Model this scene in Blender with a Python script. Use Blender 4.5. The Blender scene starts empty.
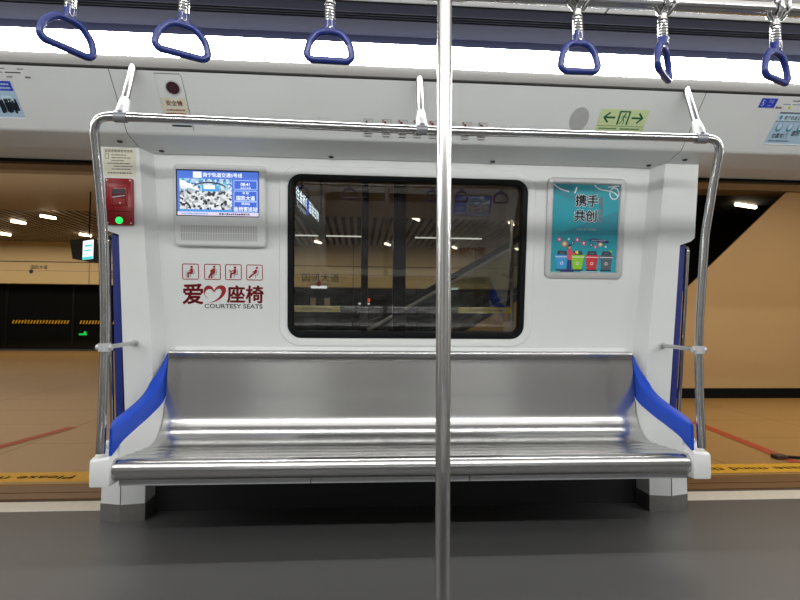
import bpy, bmesh, math, random
from mathutils import Vector, Matrix
random.seed(5)
C = bpy.context.scene.collection
PI = math.pi
XC = 0.26            # centre of the seat bay along the car
YC = 1.30            # centre line of the aisle (half-turn axis for the opposite side)

# ------------------------------------------------------------------ materials
def srgb(r, g, b):
    f = lambda c: (c/255/12.92) if c/255 <= .04045 else ((c/255+.055)/1.055)**2.4
    return (f(r), f(g), f(b), 1)

def mat(name, col, rough=.5, metal=0.0, emit=None, estr=0.0, noise=0.0, nscale=40, bump=0.0, stretch=(1, 1, 1),
        rnoise=0.0, spec=.5, coat=0.0):
    m = bpy.data.materials.new(name); m.use_nodes = True
    nt = m.node_tree; b = nt.nodes['Principled BSDF']
    if len(col) == 3: col = (*col, 1)
    b.inputs['Base Color'].default_value = col
    b.inputs['Roughness'].default_value = rough
    b.inputs['Metallic'].default_value = metal
    b.inputs['Specular IOR Level'].default_value = spec
    b.inputs['Coat Weight'].default_value = coat
    if emit is not None:
        b.inputs['Emission Color'].default_value = emit if len(emit) == 4 else (*emit, 1)
        b.inputs['Emission Strength'].default_value = estr
    if noise or bump or rnoise:
        tc = nt.nodes.new('ShaderNodeTexCoord'); mp = nt.nodes.new('ShaderNodeMapping')
        mp.inputs['Scale'].default_value = stretch
        nz = nt.nodes.new('ShaderNodeTexNoise'); nz.inputs['Scale'].default_value = nscale
        nz.inputs['Detail'].default_value = 6
        nt.links.new(tc.outputs['Object'], mp.inputs['Vector']); nt.links.new(mp.outputs['Vector'], nz.inputs['Vector'])
        if noise:
            mx = nt.nodes.new('ShaderNodeMix'); mx.data_type = 'RGBA'; mx.blend_type = 'MULTIPLY'
            mx.inputs['Factor'].default_value = 1
            rp = nt.nodes.new('ShaderNodeMapRange')
            rp.inputs['From Min'].default_value = .3; rp.inputs['From Max'].default_value = .7
            rp.inputs['To Min'].default_value = 1-noise; rp.inputs['To Max'].default_value = 1+noise
            nt.links.new(nz.outputs['Fac'], rp.inputs['Value'])
            mx.inputs['A'].default_value = col
            nt.links.new(rp.outputs['Result'], mx.inputs['B'])
            nt.links.new(mx.outputs['Result'], b.inputs['Base Color'])
        if rnoise:
            rr = nt.nodes.new('ShaderNodeMapRange')
            rr.inputs['From Min'].default_value = .3; rr.inputs['From Max'].default_value = .7
            rr.inputs['To Min'].default_value = max(0, rough-rnoise); rr.inputs['To Max'].default_value = rough+rnoise
            nt.links.new(nz.outputs['Fac'], rr.inputs['Value']); nt.links.new(rr.outputs['Result'], b.inputs['Roughness'])
        if bump:
            bp = nt.nodes.new('ShaderNodeBump'); bp.inputs['Strength'].default_value = bump; bp.inputs['Distance'].default_value = .002
            nt.links.new(nz.outputs['Fac'], bp.inputs['Height']); nt.links.new(bp.outputs['Normal'], b.inputs['Normal'])
    return m

def glass_mat(name, tint, gloss=.09, rough=0.0):
    m = bpy.data.materials.new(name); m.use_nodes = True
    nt = m.node_tree; nt.nodes.clear()
    out = nt.nodes.new('ShaderNodeOutputMaterial'); mix = nt.nodes.new('ShaderNodeMixShader')
    tr = nt.nodes.new('ShaderNodeBsdfTransparent'); gl = nt.nodes.new('ShaderNodeBsdfGlossy')
    tr.inputs['Color'].default_value = (*tint, 1); gl.inputs['Roughness'].default_value = rough
    fr = nt.nodes.new('ShaderNodeFresnel'); fr.inputs['IOR'].default_value = 1.5
    mu = nt.nodes.new('ShaderNodeMath'); mu.operation = 'MULTIPLY'; mu.inputs[1].default_value = gloss/.04
    nt.links.new(fr.outputs['Fac'], mu.inputs[0]); nt.links.new(mu.outputs[0], mix.inputs['Fac'])
    nt.links.new(tr.outputs[0], mix.inputs[1]); nt.links.new(gl.outputs[0], mix.inputs[2])
    nt.links.new(mix.outputs[0], out.inputs['Surface'])
    return m

M = {}
STRIP = 33.0
M['white']   = mat('painted panel', (.70, .725, .71), .42, noise=.015, nscale=3)
M['white2']  = mat('moulded plastic', (.72, .74, .73), .38)
M['lip']     = mat('grey trim', (.085, .085, .08), .6, spec=.2)
M['seam']    = mat('seam dark', (.03, .03, .03), .8)
M['steel']   = mat('brushed steel', (.56, .56, .55), .20, 1.0, noise=.015, nscale=5, stretch=(.25, 60, 60), rnoise=.006)
M['tube']    = mat('polished tube', (.48, .48, .47), .16, 1.0)
M['pole']    = mat('satin pole', (.52, .515, .50), .27, 1.0)
M['rod']     = mat('satin rod', (.30, .30, .295), .3, .9)
M['nearside'] = mat('near side panel', (.30, .30, .30), .5)
M['chrome']  = mat('chrome', (.58, .58, .58), .12, 1.0)
M['clamp']   = mat('grey cast metal', (.50, .51, .52), .38, .35)
M['lead']    = mat('clamp band', (.25, .26, .28), .4, .6)
M['blue']    = mat('blue plastic', srgb(16, 66, 178), .42, spec=.25)
M['navy']    = mat('navy plastic', srgb(24, 42, 120), .35)
M['strapblue'] = mat('strap blue', srgb(18, 36, 102), .32)
M['black']   = mat('black rubber', (.004, .005, .006), .5, spec=.15)
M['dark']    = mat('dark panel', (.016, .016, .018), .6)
M['floor']   = mat('vinyl floor', (.078, .078, .078), .42, noise=.18, nscale=260, rnoise=.05)
M['kick']    = mat('kick steel', (.30, .29, .275), .38, .8, noise=.05, nscale=40)
M['red']     = mat('alarm red', srgb(138, 10, 18), .32)
M['deepred'] = mat('alarm dark red', srgb(90, 12, 18), .25)
M['printred']= mat('print red', srgb(150, 14, 26), .5)
M['printgrey']= mat('print grey', srgb(70, 60, 62), .5)
M['ink']     = mat('print black', (.02, .02, .025), .5)
M['cream']   = mat('cream sticker', srgb(212, 210, 188), .5)
M['green']   = mat('green lamp', srgb(40, 220, 110), .3, emit=srgb(20, 235, 90), estr=1.6)
M['greenink']= mat('sign green', srgb(8, 92, 56), .5)
M['signpale']= mat('sign pale', srgb(198, 214, 160), .5)
M['silver']  = mat('silver frame', (.52, .53, .53), .35, .25)
M['lcdcase'] = mat('display case', (.68, .70, .70), .4)
M['louvre']  = mat('blue grey louvre', srgb(15, 21, 46), .8, noise=.10, nscale=60, stretch=(.2, 8, 8), spec=.08)
M['ceil']    = mat('ceiling panel', (.17, .175, .175), .5)
M['slot']    = mat('slot black', (.006, .006, .008), .8)
M['strip']   = mat('light diffuser', (.9, .9, .9), .5, emit=(1, .985, .97, 1), estr=STRIP)
M['sillwhite'] = mat('threshold plate', srgb(214, 208, 196), .45, noise=.06, nscale=30)
M['sill']    = mat('door sill', srgb(118, 86, 52), .42, .35, noise=.2, nscale=9, stretch=(.6, 40, 40))
M['silldark']= mat('sill groove', srgb(66, 48, 30), .6)
M['gap']     = mat('gap black', (.006, .005, .004), .9)
M['granite'] = mat('granite', srgb(170, 133, 80), .34, noise=.14, nscale=110, rnoise=.08)
M['joint']   = mat('joint', srgb(96, 74, 48), .7)
M['yellow']  = mat('yellow tape', srgb(226, 172, 22), .5, noise=.05, nscale=20)
M['yellowglow']= mat('yellow strip added glow', srgb(226, 206, 46), .5, emit=srgb(210, 190, 40), estr=.16)  # unlit sticker; faint emission added so the yellow reads brighter
M['tape']    = mat('red tape', srgb(176, 66, 30), .5)
M['beige']   = mat('beige wall', srgb(196, 165, 120), .55, noise=.02, nscale=1.2)
M['beige2']  = mat('beige header', srgb(206, 182, 134), .5)
M['brown']   = mat('brown ceiling', srgb(150, 134, 112), .6)
M['slat']    = mat('ceiling slat', srgb(140, 132, 120), .5)
M['void']    = mat('ceiling void', srgb(26, 24, 22), .8)
M['glassdark'] = mat('dark platform glass', (.006, .007, .007), .08)
M['psd']     = mat('platform door frame', (.012, .013, .015), .35, .4)
M['lamp']    = mat('downlight', (1, 1, 1), .5, emit=(1, .80, .55, 1), estr=9)
M['lampw']   = mat('line light', (1, 1, 1), .5, emit=(1, .94, .84, 1), estr=1.6)
M['sgn']     = mat('sign box', (.004, .004, .005), .6, spec=.2)
M['sgnw']    = mat('lit white', (.9, .9, .9), .5, emit=(.85, .93, 1, 1), estr=1.3)
M['sgncyan'] = mat('lit cyan', srgb(60, 190, 190), .5, emit=srgb(60, 190, 195), estr=1.0)
M['sgnblue'] = mat('lit blue', srgb(20, 80, 220), .5, emit=srgb(20, 90, 240), estr=1.2)
M['ledgreen']= mat('lit green', srgb(20, 200, 80), .5, emit=srgb(20, 190, 80), estr=.7)
M['orange']  = mat('orange lamp', srgb(250, 90, 30), .5, emit=srgb(250, 80, 30), estr=1.2)
M['pane']    = glass_mat('tinted glass', (.40, .42, .42), .085)
M['clear']   = glass_mat('platform glass', (.86, .9, .88), .05)
M['lens']    = mat('smoked lens', srgb(58, 26, 32), .12, coat=.5)
def flat(name, rgb, e=0.0, rough=.45):
    c = srgb(*rgb)
    return mat(name, c if not e else tuple(x*.3 for x in c[:3])+(1,), rough, emit=c if e else None, estr=e)
def picture_mat():
    m = bpy.data.materials.new('screen picture'); m.use_nodes = True
    nt = m.node_tree; b = nt.nodes['Principled BSDF']
    tc = nt.nodes.new('ShaderNodeTexCoord'); mp = nt.nodes.new('ShaderNodeMapping'); mp.inputs['Scale'].default_value = (1, 1, 1)
    vo = nt.nodes.new('ShaderNodeTexVoronoi'); vo.inputs['Scale'].default_value = 85
    sx = nt.nodes.new('ShaderNodeSeparateXYZ'); sc = nt.nodes.new('ShaderNodeSeparateColor')
    rp = nt.nodes.new('ShaderNodeValToRGB'); e = rp.color_ramp.elements
    e[0].position = 0; e[0].color = (.008, .01, .015, 1); e[1].position = .28; e[1].color = (.03, .035, .05, 1)
    for p, c in ((.36, (.35, .37, .40, 1)), (.62, (.75, .78, .8, 1)), (1, (.95, .97, 1, 1))):
        k = e.new(p); k.color = c
    rp2 = nt.nodes.new('ShaderNodeValToRGB'); e = rp2.color_ramp.elements
    e[0].position = 0; e[0].color = srgb(30, 90, 190); e[1].position = .35; e[1].color = srgb(90, 190, 230)
    k = e.new(.7); k.color = srgb(200, 225, 240); k = e.new(1); k.color = srgb(245, 248, 250)
    mr = nt.nodes.new('ShaderNodeMapRange'); mr.inputs['From Min'].default_value = .262; mr.inputs['From Max'].default_value = .282
    mx = nt.nodes.new('ShaderNodeMix'); mx.data_type = 'RGBA'
    nt.links.new(tc.outputs['Object'], mp.inputs['Vector']); nt.links.new(mp.outputs['Vector'], vo.inputs['Vector'])
    nt.links.new(tc.outputs['Object'], sx.inputs['Vector']); nt.links.new(sx.outputs['Z'], mr.inputs['Value'])
    nt.links.new(vo.outputs['Color'], sc.inputs['Color'])
    nt.links.new(sc.outputs[0], rp.inputs['Fac']); nt.links.new(sc.outputs[1], rp2.inputs['Fac'])
    nt.links.new(mr.outputs['Result'], mx.inputs['Factor']); nt.links.new(rp.outputs['Color'], mx.inputs['A']); nt.links.new(rp2.outputs['Color'], mx.inputs['B'])
    b.inputs['Base Color'].default_value = (.02, .02, .02, 1)
    nt.links.new(mx.outputs['Result'], b.inputs['Emission Color']); b.inputs['Emission Strength'].default_value = .95
    b.inputs['Roughness'].default_value = .25
    return m
M['picture'] = picture_mat()
M['uiblue']  = flat('ui blue', (70, 110, 205), 1.0)
M['uideep']  = flat('ui deep blue', (48, 92, 196), 1.0)
M['uiline']  = flat('ui line', (165, 195, 245), 1.0)
M['uiwhite'] = flat('ui white', (240, 245, 255), 1.0)
M['uipink']  = flat('ui ticker', (214, 205, 225), 1.0)
M['uicyan']  = flat('ui cyan', (60, 150, 215), 1.0)
M['uiink']   = flat('ui ink', (40, 36, 60), .9)
M['teal']    = mat('poster teal', srgb(44, 158, 174), .22, noise=.06, nscale=6, coat=.3)
M['tealdk']  = flat('poster deep teal', (28, 132, 152))
for k, c in dict(p_ink=(38, 48, 62), p_white=(236, 242, 244), p_bin1=(56, 150, 206), p_bin2=(140, 196, 40), p_bin3=(196, 44, 46),
                 p_bin4=(82, 92, 104), p_pink=(200, 70, 150), p_orange=(232, 160, 80), p_navy=(28, 40, 110), p_lime=(226, 226, 80),
                 p_skin=(226, 170, 140), p_shirt=(206, 74, 92), ad_blue=(34, 62, 190), ad_pale=(172, 200, 220), ad_pale2=(196, 220, 234),
                 ad_grey=(110, 120, 132), ad_dark=(34, 44, 58), ad_teal=(90, 150, 170), linegrey=(135, 135, 135), lineyel=(196, 214, 60),
                 paper=(206, 208, 204), meshgrey=(184, 186, 184), hole=(172, 174, 172)).items():
    M[k] = flat(k, c)

# ------------------------------------------------------------------ mesh builder
class MB:
    def __init__(s): s.bm = bmesh.new(); s.mats = []
    def mi(s, m):
        m = M[m] if isinstance(m, str) else m
        if m not in s.mats: s.mats.append(m)
        return s.mats.index(m)
    def poly(s, pts, m):
        vs = [s.bm.verts.new(p) for p in pts]
        f = s.bm.faces.new(vs); f.material_index = s.mi(m); return f
    def box(s, x0, x1, y0, y1, z0, z1, m, bevel=0, seg=2):
        b = bmesh.new(); bmesh.ops.create_cube(b, size=1)
        for v in b.verts:
            v.co = Vector(((x0+x1)/2+v.co.x*(x1-x0), (y0+y1)/2+v.co.y*(y1-y0), (z0+z1)/2+v.co.z*(z1-z0)))
        if bevel: bmesh.ops.bevel(b, geom=b.edges[:], offset=bevel, segments=seg, affect='EDGES', profile=.5)
        s.merge(b, m)
    def merge(s, b, m, mtx=None):
        i = s.mi(m); mp = {}
        for v in b.verts: mp[v] = s.bm.verts.new(mtx @ v.co if mtx else v.co)
        for f in b.faces:
            try: g = s.bm.faces.new([mp[v] for v in f.verts]); g.material_index = i
            except ValueError: pass
        b.free()
    def prism(s, a, b, m, bevel=0):
        """closed loops a and b (same count) of 3D points, walls and caps"""
        t = bmesh.new()
        va = [t.verts.new(p) for p in a]; vb = [t.verts.new(p) for p in b]; n = len(a)
        t.faces.new(va); t.faces.new(vb[::-1])
        for i in range(n): t.faces.new((va[i], vb[i], vb[(i+1) % n], va[(i+1) % n]))
        bmesh.ops.recalc_face_normals(t, faces=t.faces[:])
        if bevel: bmesh.ops.bevel(t, geom=t.edges[:], offset=bevel, segments=2, affect='EDGES', profile=.5)
        s.merge(t, m)
    def loft(s, loops, m, closed=False):
        i = s.mi(m); vs = [[s.bm.verts.new(p) for p in l] for l in loops]
        for a, b in zip(vs, vs[1:]):
            n = len(a)
            for k in range(n if closed else n-1):
                f = s.bm.faces.new((a[k], a[(k+1) % n], b[(k+1) % n], b[k])); f.material_index = i
        return vs
    def tube(s, path, r, m, seg=14, closed=False, caps=True, flat=1.0, up=None):
        path = [Vector(p) for p in path]; n = len(path); loops = []
        def tan(k):
            if closed: return (path[(k+1) % n]-path[k-1]).normalized()
            return (path[min(k+1, n-1)]-path[max(k-1, 0)]).normalized()
        t0 = tan(0); ref = Vector(up) if up else (Vector((0, 0, 1)) if abs(t0.z) < .9 else Vector((1, 0, 0)))
        nrm = (ref-t0*ref.dot(t0)).normalized()
        for k in range(n):
            t = tan(k); nrm = (nrm-t*nrm.dot(t)).normalized(); bn = t.cross(nrm)
            rr = r[k] if isinstance(r, (list, tuple)) else r
            loops.append([path[k]+nrm*math.cos(2*PI*j/seg)*rr*flat+bn*math.sin(2*PI*j/seg)*rr for j in range(seg)])
        if closed: loops.append(loops[0])
        vs = s.loft(loops, m, closed=True)
        if not closed and caps:
            i = s.mi(m)
            for l in (vs[0][::-1], vs[-1]):
                f = s.bm.faces.new(l); f.material_index = i
    def text(s, body, fn, x, y, h, m, align='CENTER', bold=0.0, sx=1.0, off=1):
        """flat lettering; fn(a, b, layer) -> 3D point; x,y = anchor (baseline); h = cap height"""
        cu = bpy.data.curves.new('lettering', 'FONT'); cu.body = body; cu.size = 1.0; cu.align_x = align; cu.resolution_u = 3
        ob = bpy.data.objects.new('lettering', cu); C.objects.link(ob)
        dg = bpy.context.evaluated_depsgraph_get()
        me = bpy.data.meshes.new_from_object(ob.evaluated_get(dg))
        bpy.data.objects.remove(ob); bpy.data.curves.remove(cu)
        i = s.mi(m); k = h/.72
        bb = bold*h
        sh = [(0, 0)] if not bold else [(bb*math.cos(PI*q/4), bb*math.sin(PI*q/4)) for q in range(8)]
        for dx, dy in sh:
            vs = [s.bm.verts.new(fn(x+dx+v.co.x*k*sx, y+dy+v.co.y*k, off)) for v in me.vertices]
            for p in me.polygons:
                try: f = s.bm.faces.new([vs[j] for j in p.vertices]); f.material_index = i
                except ValueError: pass
        bpy.data.meshes.remove(me)
    def build(s, name, parent=None, loc=None, smooth=True, angle=35, recalc=True, dist=0):
        if dist: bmesh.ops.remove_doubles(s.bm, verts=s.bm.verts[:], dist=dist)
        if recalc: bmesh.ops.recalc_face_normals(s.bm, faces=s.bm.faces[:])
        o_ = Vector((0, 0, 0))
        if parent is not None:
            p = parent
            while p is not None: o_ += p.location; p = p.parent
        org = Vector(loc) if loc is not None else (o_ if parent is not None else None)
        if org is None:
            co = [v.co for v in s.bm.verts]
            org = Vector((sum((min(c[i] for c in co), max(c[i] for c in co)))/2 for i in range(3)))
        for v in s.bm.verts: v.co -= org
        me = bpy.data.meshes.new(name); s.bm.to_mesh(me); s.bm.free()
        for m in s.mats: me.materials.append(m)
        if smooth:
            me.polygons.foreach_set('use_smooth', [True]*len(me.polygons)); me.set_sharp_from_angle(angle=math.radians(angle))
        o = bpy.data.objects.new(name, me); C.objects.link(o)
        if parent is not None:
            o.parent = parent; o.location = org-o_
        else: o.location = org
        return o

def tag(o, label, cat, group=None, kind=None):
    if label: o['label'] = label
    if cat: o['category'] = cat
    if group: o['group'] = group
    if kind: o['kind'] = kind
    return o
def struct(o): o['kind'] = 'structure'; return o
def empty(name, loc):
    o = bpy.data.objects.new(name, None); o.location = loc; o.empty_display_size = .05; C.objects.link(o); return o
def copy_tree(o, parent=None):
    c = o.copy(); C.objects.link(c)
    if parent is not None: c.parent = parent
    for ch in list(o.children): copy_tree(ch, c)
    return c
def opposite(o, label=None, group=None):
    """the same fitting on the other side of the aisle: a half turn about the aisle's centre"""
    c = copy_tree(o); l = o.location
    c.location = (2*XC-l.x, 2*YC-l.y, l.z); c.rotation_euler = (0, 0, PI)
    if label: c['label'] = label
    if group: c['group'] = group
    return c

# ------------------------------------------------------------------ reference planes
SL = .12
def yw(z): return 2.95-SL*(z-.9)                    # window panel leans in towards the ceiling
NW = Vector((0, -1, -SL)).normalized()
def W(u, z, off=0.0): return Vector((XC+u, yw(z), z))+NW*off
DP = .07
def WP(u, z, off=0.0): return Vector((XC+u, yw(z)-DP, z))+NW*off    # pillar face
NP = Vector((0, -1, -1.0024)).normalized()
def PN(u, z, off=0.0): return Vector((XC+u, 2.41+(2.09-z)*1.0024, z))+NP*off   # sloping overhead panel
def lay(plane, base=0.0006, step=.0005):
    return lambda a, b, l=0: plane(a, b, base+step*l)
class Art(MB):
    def __init__(s, fn): super().__init__(); s.fn = fn
    def rect(s, a0, b0, a1, b1, m, l=0): s.poly([s.fn(a0, b0, l), s.fn(a1, b0, l), s.fn(a1, b1, l), s.fn(a0, b1, l)], m)
    def pg(s, pts, m, l=0): s.poly([s.fn(a, b, l) for a, b in pts], m)
    def disc(s, a, b, r, m, l=0, n=20, ry=None): s.pg([(a+r*math.cos(2*PI*k/n), b+(ry or r)*math.sin(2*PI*k/n)) for k in range(n)], m, l)
    def line(s, pts, w, m, l=0):
        for (a0, b0), (a1, b1) in zip(pts, pts[1:]):
            d = Vector((a1-a0, b1-b0)); 
            if d.length < 1e-6: continue
            d.normalize(); n = Vector((-d.y, d.x))*w/2; e = d*w*.3
            s.pg([(a0-e.x+n.x, b0-e.y+n.y), (a0-e.x-n.x, b0-e.y-n.y), (a1+e.x-n.x, b1+e.y-n.y), (a1+e.x+n.x, b1+e.y+n.y)], m, l)
    def frame(s, a0, b0, a1, b1, w, m, l=0, r=0):
        o = rrect((a0+a1)/2, (b0+b1)/2, (a1-a0)/2, (b1-b0)/2, max(r, 1e-4), 4); i = rrect((a0+a1)/2, (b0+b1)/2, (a1-a0)/2-w, (b1-b0)/2-w, max(r-w, 5e-5), 4)
        s.loft([[s.fn(*p, l) for p in o], [s.fn(*p, l) for p in i]], m, closed=True)
    def rr(s, a0, b0, a1, b1, r, m, l=0): s.pg(rrect((a0+a1)/2, (b0+b1)/2, (a1-a0)/2, (b1-b0)/2, r, 4), m, l)
    def t(s, body, a, b, h, m, l=1, **k): s.text(body, s.fn, a, b, h, m, off=l, **k)
    def scribble(s, a0, b, a1, h, m, l=1):
        a = a0
        while a < a1:
            w = random.uniform(.5, 1.0)*h
            s.rect(a, b, min(a+w, a1), b+h*random.uniform(.75, 1), m, l); a += w+h*random.uniform(.2, .45)
    def done(s, name, parent=None, loc=None): return s.build(name, parent, loc, smooth=False, recalc=False)
def rrect(cx, cy, hw, hh, r, n=6):
    p = []
    for k, (sx, sy) in enumerate(((1, 1), (-1, 1), (-1, -1), (1, -1))):
        for j in range(n+1):
            a = PI/2*k+PI/2*j/n
            p.append((cx+sx*(hw-r)+r*math.cos(a), cy+sy*(hh-r)+r*math.sin(a)))
    return p
def fillet(pts, r, n=8):
    """round the corners of a polyline"""
    pts = [Vector(p) for p in pts]; rs = r if isinstance(r, (list, tuple)) else [r]*len(pts); out = [pts[0]]
    for i in range(1, len(pts)-1):
        a, b, c = pts[i-1], pts[i], pts[i+1]; u = (a-b).normalized(); v = (c-b).normalized()
        th = u.angle(v); d = min(rs[i]/math.tan(th/2), .49*(a-b).length, .49*(c-b).length); p, q = b+u*d, b+v*d
        for k in range(n+1):
            t = k/n; out.append(p*(1-t)**2+b*2*t*(1-t)+q*t*t)
    out.append(pts[-1]); return out

X0, X1 = -6.0, 6.5
# ================================================================== THE CAR: SETTING
b = MB(); b.box(X0, X1, -1.0, 3.125, -.06, 0, 'floor'); struct(b.build('floor', smooth=False))
# overhead panels: lip, sloping face, rounded lower edge, underside
face = fillet([(0, 2.41, 2.09), (0, 2.618, 1.8825), (0, 2.80, 1.857), (0, 3.02, 1.850)], [0, .045, 0, 0], 6)
def overhead(u0, u1, name):
    m = MB(); P = [(p.y, p.z) for p in face]
    m.loft([[(XC+u, y, z) for y, z in P] for u in (u0, u1)], 'white')
    return struct(m.build(name, smooth=True, angle=40))
us = 1.337
ovh = [overhead(X0-XC, -us-.0015, 'wall_overhead_left'), overhead(-us+.0015, us-.0015, 'wall_overhead_middle'), overhead(us+.0015, X1-XC, 'wall_overhead_right')]
m = MB(); m.loft([[(x, y, z) for y, z in ((2.404, 2.089), (2.610, 1.895), (2.64, 1.883), (3.0, 1.865))] for x in (X0, X1)], 'seam')
# backing shows as the dark seams
for v in m.bm.verts: v.co += Vector((0, .006, .006))
ovb = struct(m.build('trim_4', smooth=False))
m = MB(); m.loft([[(x, y, z) for y, z in ((2.393, 2.144), (2.397, 2.098), (2.404, 2.094))] for x in (X0, X1)], 'lip')
m.loft([[(x, y, z) for y, z in ((2.404, 2.094), (2.412, 2.091))] for x in (X0, X1)], 'seam')
lip = struct(m.build('trim_1', smooth=False))
# ceiling: louvred duct, then the flat middle
m = MB()
m.loft([[(x, y, z) for y, z in ((2.33, 2.213), (2.295, 2.228), (2.185, 2.234))] for x in (X0, X1)], 'louvre')
yy = 2.185
for k in range(3):
    m.loft([[(x, y, z) for y, z in ((yy, 2.234), (yy-.002, 2.246), (yy-.008, 2.246), (yy-.010, 2.236))] for x in (X0, X1)], 'slot')
    m.loft([[(x, y, 2.236) for y in (yy-.010, yy-.017)] for x in (X0, X1)], 'louvre'); yy -= .017
m.loft([[(x, y, z) for y, z in ((yy, 2.236), (2.085, 2.241))] for x in (X0, X1)], 'louvre')
m.loft([[(x, y, z) for y, z in ((2.085, 2.241), (2.082, 2.252), (2.078, 2.244))] for x in (X0, X1)], 'slot')
lou = struct(m.build('ceiling_louvre', smooth=False))
m = MB(); m.box(X0, .96-.003, YC-.777, YC+.777, 2.244, 2.30, 'ceil'); m.box(.96+.003, X1, YC-.777, YC+.777, 2.244, 2.30, 'ceil')
m.box(X0, X1, YC-.9, YC+.9, 2.302, 2.32, 'seam'); struct(m.build('ceiling', smooth=False))

# window panel with opening
ZB, ZT = .80, 1.875
WC, WH = (0, 1.355), (.628, .420)          # opening centre / half sizes
def panel_with_hole(mb, outer, hole, fn, m):
    t = bmesh.new()
    es = []
    for lp in (outer, hole):
        vs = [t.verts.new(fn(*p)) for p in lp]
        es += [t.edges.new((vs[i], vs[(i+1) % len(vs)])) for i in range(len(vs))]
    bmesh.ops.triangle_fill(t, use_beauty=True, edges=es, normal=NW)
    mb.merge(t, m)
m = MB()
hole = rrect(*WC, WH[0]+.045, WH[1]+.045, .115, 10)
panel_with_hole(m, [(-1.30, ZT), (-1.255, ZB), (1.255, ZB), (1.30, ZT)], hole, W, 'white')
lps = [[W(a, c, o) for a, c in rrect(*WC, WH[0]+d, WH[1]+d, .07+d, 10)] for d, o in ((.045, 0), (.040, .006), (.010, .008), (.0, .004))]
m.loft(lps, 'white2', closed=True)
wall = struct(m.build('wall_far', smooth=True, angle=30))
# vertical joint lines of the panel cassette are skipped; thin trim above the seat back
m = MB(); m.prism([W(-1.2, .868, .012), W(1.2, .868, .012), W(1.2, .884, .008), W(-1.2, .884, .008)], [W(-1.2, .868, 0), W(1.2, .868, 0), W(1.2, .884, 0), W(-1.2, .884, 0)], 'white2')
trim2 = struct(m.build('trim_2', smooth=False))
# window: gasket + pane
TG = .105
m = MB()
lps = [[W(a, c, o) for a, c in rrect(*WC, WH[0]+d, WH[1]+d, .07+d, 10)] for d, o in ((.001, 0), (.0, .010), (-.008, .013), (-.026, .010), (-.030, .002), (-.030, -.03))]
m.loft(lps, 'black', closed=True)
win = struct(m.build('window_1', smooth=True, angle=50))
def gpt(a, c): return Vector((XC+a, 2.95-SL*(1.355-.9)-TG*(c-1.355)+.022, c))
m = MB(); m.poly([gpt(a, c) for a, c in rrect(*WC, WH[0]-.026, WH[1]-.026, .05, 8)], 'pane')
pane = m.build('window_pane', parent=win, smooth=False)
# sliding joint bar of the window
# pillars each side, chamfered towards the window
def pillar(s, name):
    m = MB(); rows = []
    for z in (.40, .46, .868, 1.30, 1.440):
        ub = 1.25+.045*max(0, (z-.87))/1.0; uc = ub+.045
        uo = 1.437+.012*(z-.9) if z > .4 else 1.50
        y = yw(max(z, .13)); rows.append([(XC+s*ub, y, z), (XC+s*uc, y-DP, z), (XC+s*uo, y-DP, z), (XC+s*uo, y+.10, z)])
    m.loft(rows, 'white')
    rows = []
    for z in (1.440, 1.46, 1.48, 1.65, 1.885):
        ub = 1.25+.045*(z-.87); uc = ub+.045
        e = 1.444 if z == 1.44 else (1.50 if z == 1.46 else 1.523)
        y = yw(z); rows.append([(XC+s*ub, y, z), (XC+s*uc, y-DP, z), (XC+s*e, y-DP, z), (XC+s*e, y+.12, z)])
    m.loft(rows, 'white')
    # soffit of the notch
    y = yw(1.46); m.poly([(XC+s*1.43, y-DP, 1.455), (XC+s*1.52, y-DP, 1.468), (XC+s*1.52, y+.1, 1.468), (XC+s*1.43, y+.1, 1.455)], 'dark')
    p = struct(m.build(name, smooth=True, angle=25, recalc=True))
    g = MB(); path = []
    A = [WP(s*1.447, z, -.012) for z in (.30, .60, .90, 1.20, 1.43)]
    B = [WP(s*1.490, z, -.030) for z in (.30, .60, .90, 1.20, 1.445)]
    D = [WP(s*1.447, z, -.085) for z in (.30, .60, .90, 1.20, 1.43)]
    E_ = [WP(s*1.490, z, -.085) for z in (.30, .60, .90, 1.20, 1.445)]
    g.loft([[a, b_, e, d] for a, b_, d, e in zip(A, B, D, E_)], 'navy', closed=True)
    g.prism([A[-1], B[-1], E_[-1], D[-1]], [A[-1]+Vector((0, .01, .012)), B[-1]+Vector((-s*.02, .01, .008)), E_[-1]+Vector((-s*.02, 0, .008)), D[-1]+Vector((0, 0, .012))], 'black')
    g.build('grip_strip', parent=p)['label'] = 'navy blue strip set in the pillar edge'
    return p
pl = pillar(-1, 'wall_pillar_left'); pr = pillar(1, 'wall_pillar_right')
# under-seat back wall
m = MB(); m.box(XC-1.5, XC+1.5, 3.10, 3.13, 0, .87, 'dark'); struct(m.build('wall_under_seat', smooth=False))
# header seals above the two doorways
for k, (x0, x1) in enumerate(((X0, XC-1.53), (XC+1.53, X1))):
    m = MB(); m.box(x0, x1, 2.97, 3.02, 1.835, 1.885, 'black', .006); m.box(x0, x1, 3.02, 3.5, 1.93, 2.05, 'brown')
    struct(m.build('trim_%d' % (5+k), smooth=False))
# door sills
for k, (x0, x1) in enumerate(((X0, XC-1.35), (XC+1.35, X1))):
    m = MB(); m.box(x0, x1, 3.126, 3.285, -.05, .002, 'sillwhite', .002)
    m.box(x0, x1, 3.288, 3.345, -.05, -.006, 'silldark'); m.box(x0, x1, 3.348, 3.46, -.05, -.002, 'sill'); m.box(x0, x1, 3.462, 3.472, -.05, -.008, 'silldark'); m.box(x0, x1, 3.475, 3.61, -.05, -.002, 'sill')
    m.box(x0, x1, 3.61, 3.645, -.2, -.05, 'gap')
    struct(m.build('trim_%d' % (7+k), smooth=False))
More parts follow.
